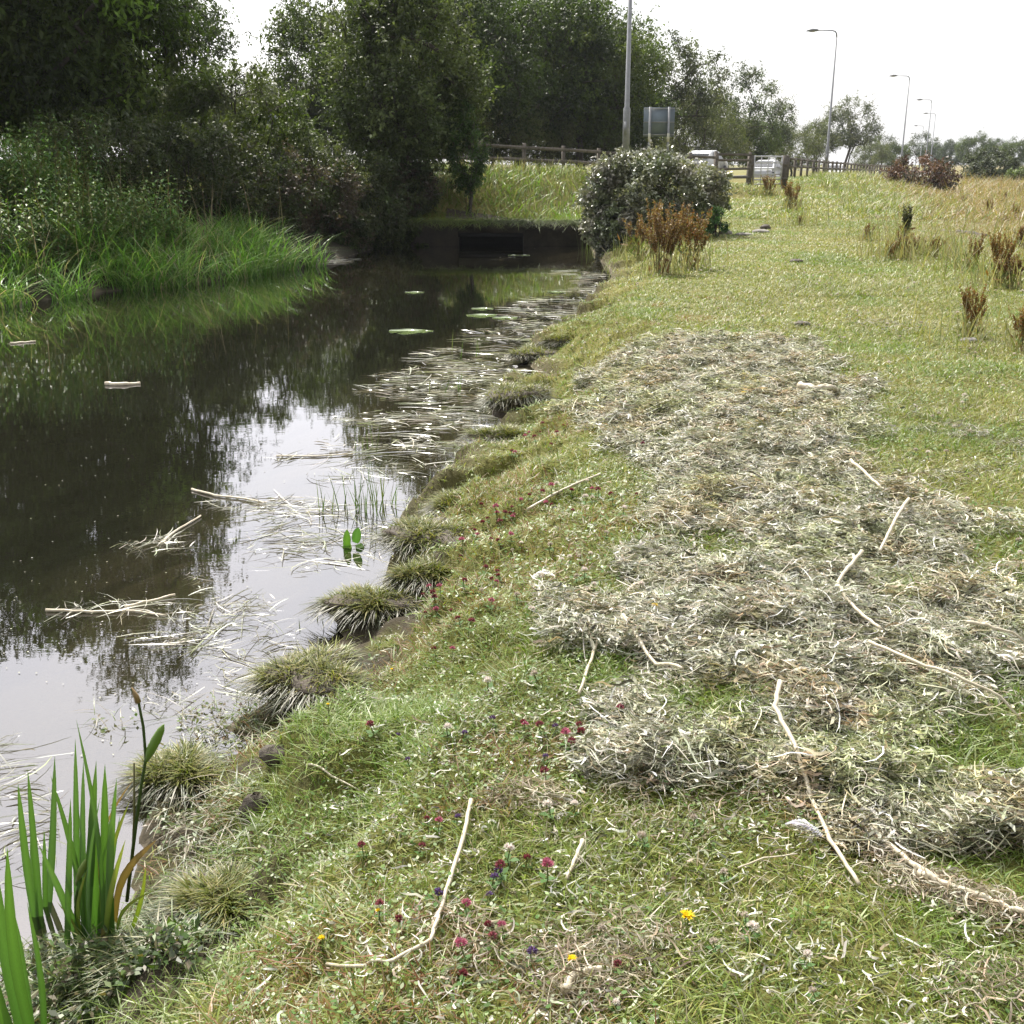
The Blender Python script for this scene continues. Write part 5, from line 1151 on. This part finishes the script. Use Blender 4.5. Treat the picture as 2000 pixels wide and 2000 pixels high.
# ------------------------------------------------------------------ light
AZ, EL = math.radians(-22), math.radians(50)
v = Vector((math.sin(AZ) * math.cos(EL), math.cos(AZ) * math.cos(EL), math.sin(EL)))
sd = bpy.data.lights.new('sun', 'SUN'); sd.energy = 5.0; sd.angle = math.radians(.6); sd.color = (1, .94, .84)
so = bpy.data.objects.new('sun', sd); C.objects.link(so); so.rotation_euler = v.to_track_quat('Z', 'Y').to_euler()
wl = bpy.data.worlds.new('World'); sc.world = wl; wl.use_nodes = True; N = wl.node_tree.nodes; Lk = wl.node_tree.links; N.clear()
sk = N.new('ShaderNodeTexSky'); sk.sky_type = 'NISHITA'; sk.sun_disc = False; sk.sun_elevation = EL; sk.sun_rotation = AZ; sk.dust_density = 3; sk.air_density = 1
tc = N.new('ShaderNodeTexCoord'); ns = N.new('ShaderNodeTexNoise'); ns.inputs['Scale'].default_value = 2.2; ns.inputs['Detail'].default_value = 6
mp = N.new('ShaderNodeMapping'); mp.inputs['Scale'].default_value = (1, 1, 2.6); Lk.new(tc.outputs['Generated'], mp.inputs[0]); Lk.new(mp.outputs[0], ns.inputs[0])
cr = N.new('ShaderNodeMapRange'); cr.inputs[1].default_value = .3; cr.inputs[2].default_value = .6; cr.inputs[3].default_value = .55; cr.inputs[4].default_value = .95; Lk.new(ns.outputs[0], cr.inputs[0])
mx = N.new('ShaderNodeMix'); mx.data_type = 'RGBA'; Lk.new(cr.outputs[0], mx.inputs[0]); Lk.new(sk.outputs[0], mx.inputs[6]); mx.inputs[7].default_value = (9.7, 9.6, 9.7, 1)
# thin cloud glows brighter round the hidden sun
nm = N.new('ShaderNodeVectorMath'); nm.operation = 'NORMALIZE'; Lk.new(tc.outputs['Generated'], nm.inputs[0])
dt = N.new('ShaderNodeVectorMath'); dt.operation = 'DOT_PRODUCT'; dt.inputs[1].default_value = tuple(v); Lk.new(nm.outputs[0], dt.inputs[0])
mxx = N.new('ShaderNodeMath'); mxx.operation = 'MAXIMUM'; mxx.inputs[1].default_value = 0; Lk.new(dt.outputs['Value'], mxx.inputs[0])
pw_ = N.new('ShaderNodeMath'); pw_.operation = 'POWER'; pw_.inputs[1].default_value = 2.2; Lk.new(mxx.outputs[0], pw_.inputs[0])
ga = N.new('ShaderNodeMath'); ga.operation = 'MULTIPLY_ADD'; ga.inputs[1].default_value = 2.1; ga.inputs[2].default_value = .50; Lk.new(pw_.outputs[0], ga.inputs[0])
gs = N.new('ShaderNodeVectorMath'); gs.operation = 'SCALE'; Lk.new(mx.outputs[2], gs.inputs[0]); Lk.new(ga.outputs[0], gs.inputs['Scale'])
bg = N.new('ShaderNodeBackground'); bg.inputs[1].default_value = .10; Lk.new(gs.outputs[0], bg.inputs[0])
wo = N.new('ShaderNodeOutputWorld'); Lk.new(bg.outputs[0], wo.inputs[0])
sc.view_settings.view_transform = 'Standard'; sc.view_settings.look = 'None'; sc.view_settings.exposure = .42; sc.view_settings.gamma = 1
sc.render.engine = 'CYCLES'
sc.cycles.max_bounces = 6; sc.cycles.transparent_max_bounces = 8

def haze():
    m, N, Lk = newmat('haze'); vp = N.new('ShaderNodeVolumePrincipled'); vp.inputs['Color'].default_value = (.86, .92, 1, 1); vp.inputs['Density'].default_value = .00022; vp.inputs['Anisotropy'].default_value = .2
    o = N.new('ShaderNodeOutputMaterial'); Lk.new(vp.outputs[0], o.inputs['Volume'])
    b = MB(); b.box((0, 400, 8), (1100, 1000, 26)); h = b.build('haze', m); tag(h, 'thin pale summer haze over the far trees', 'haze', kind='stuff')
haze()
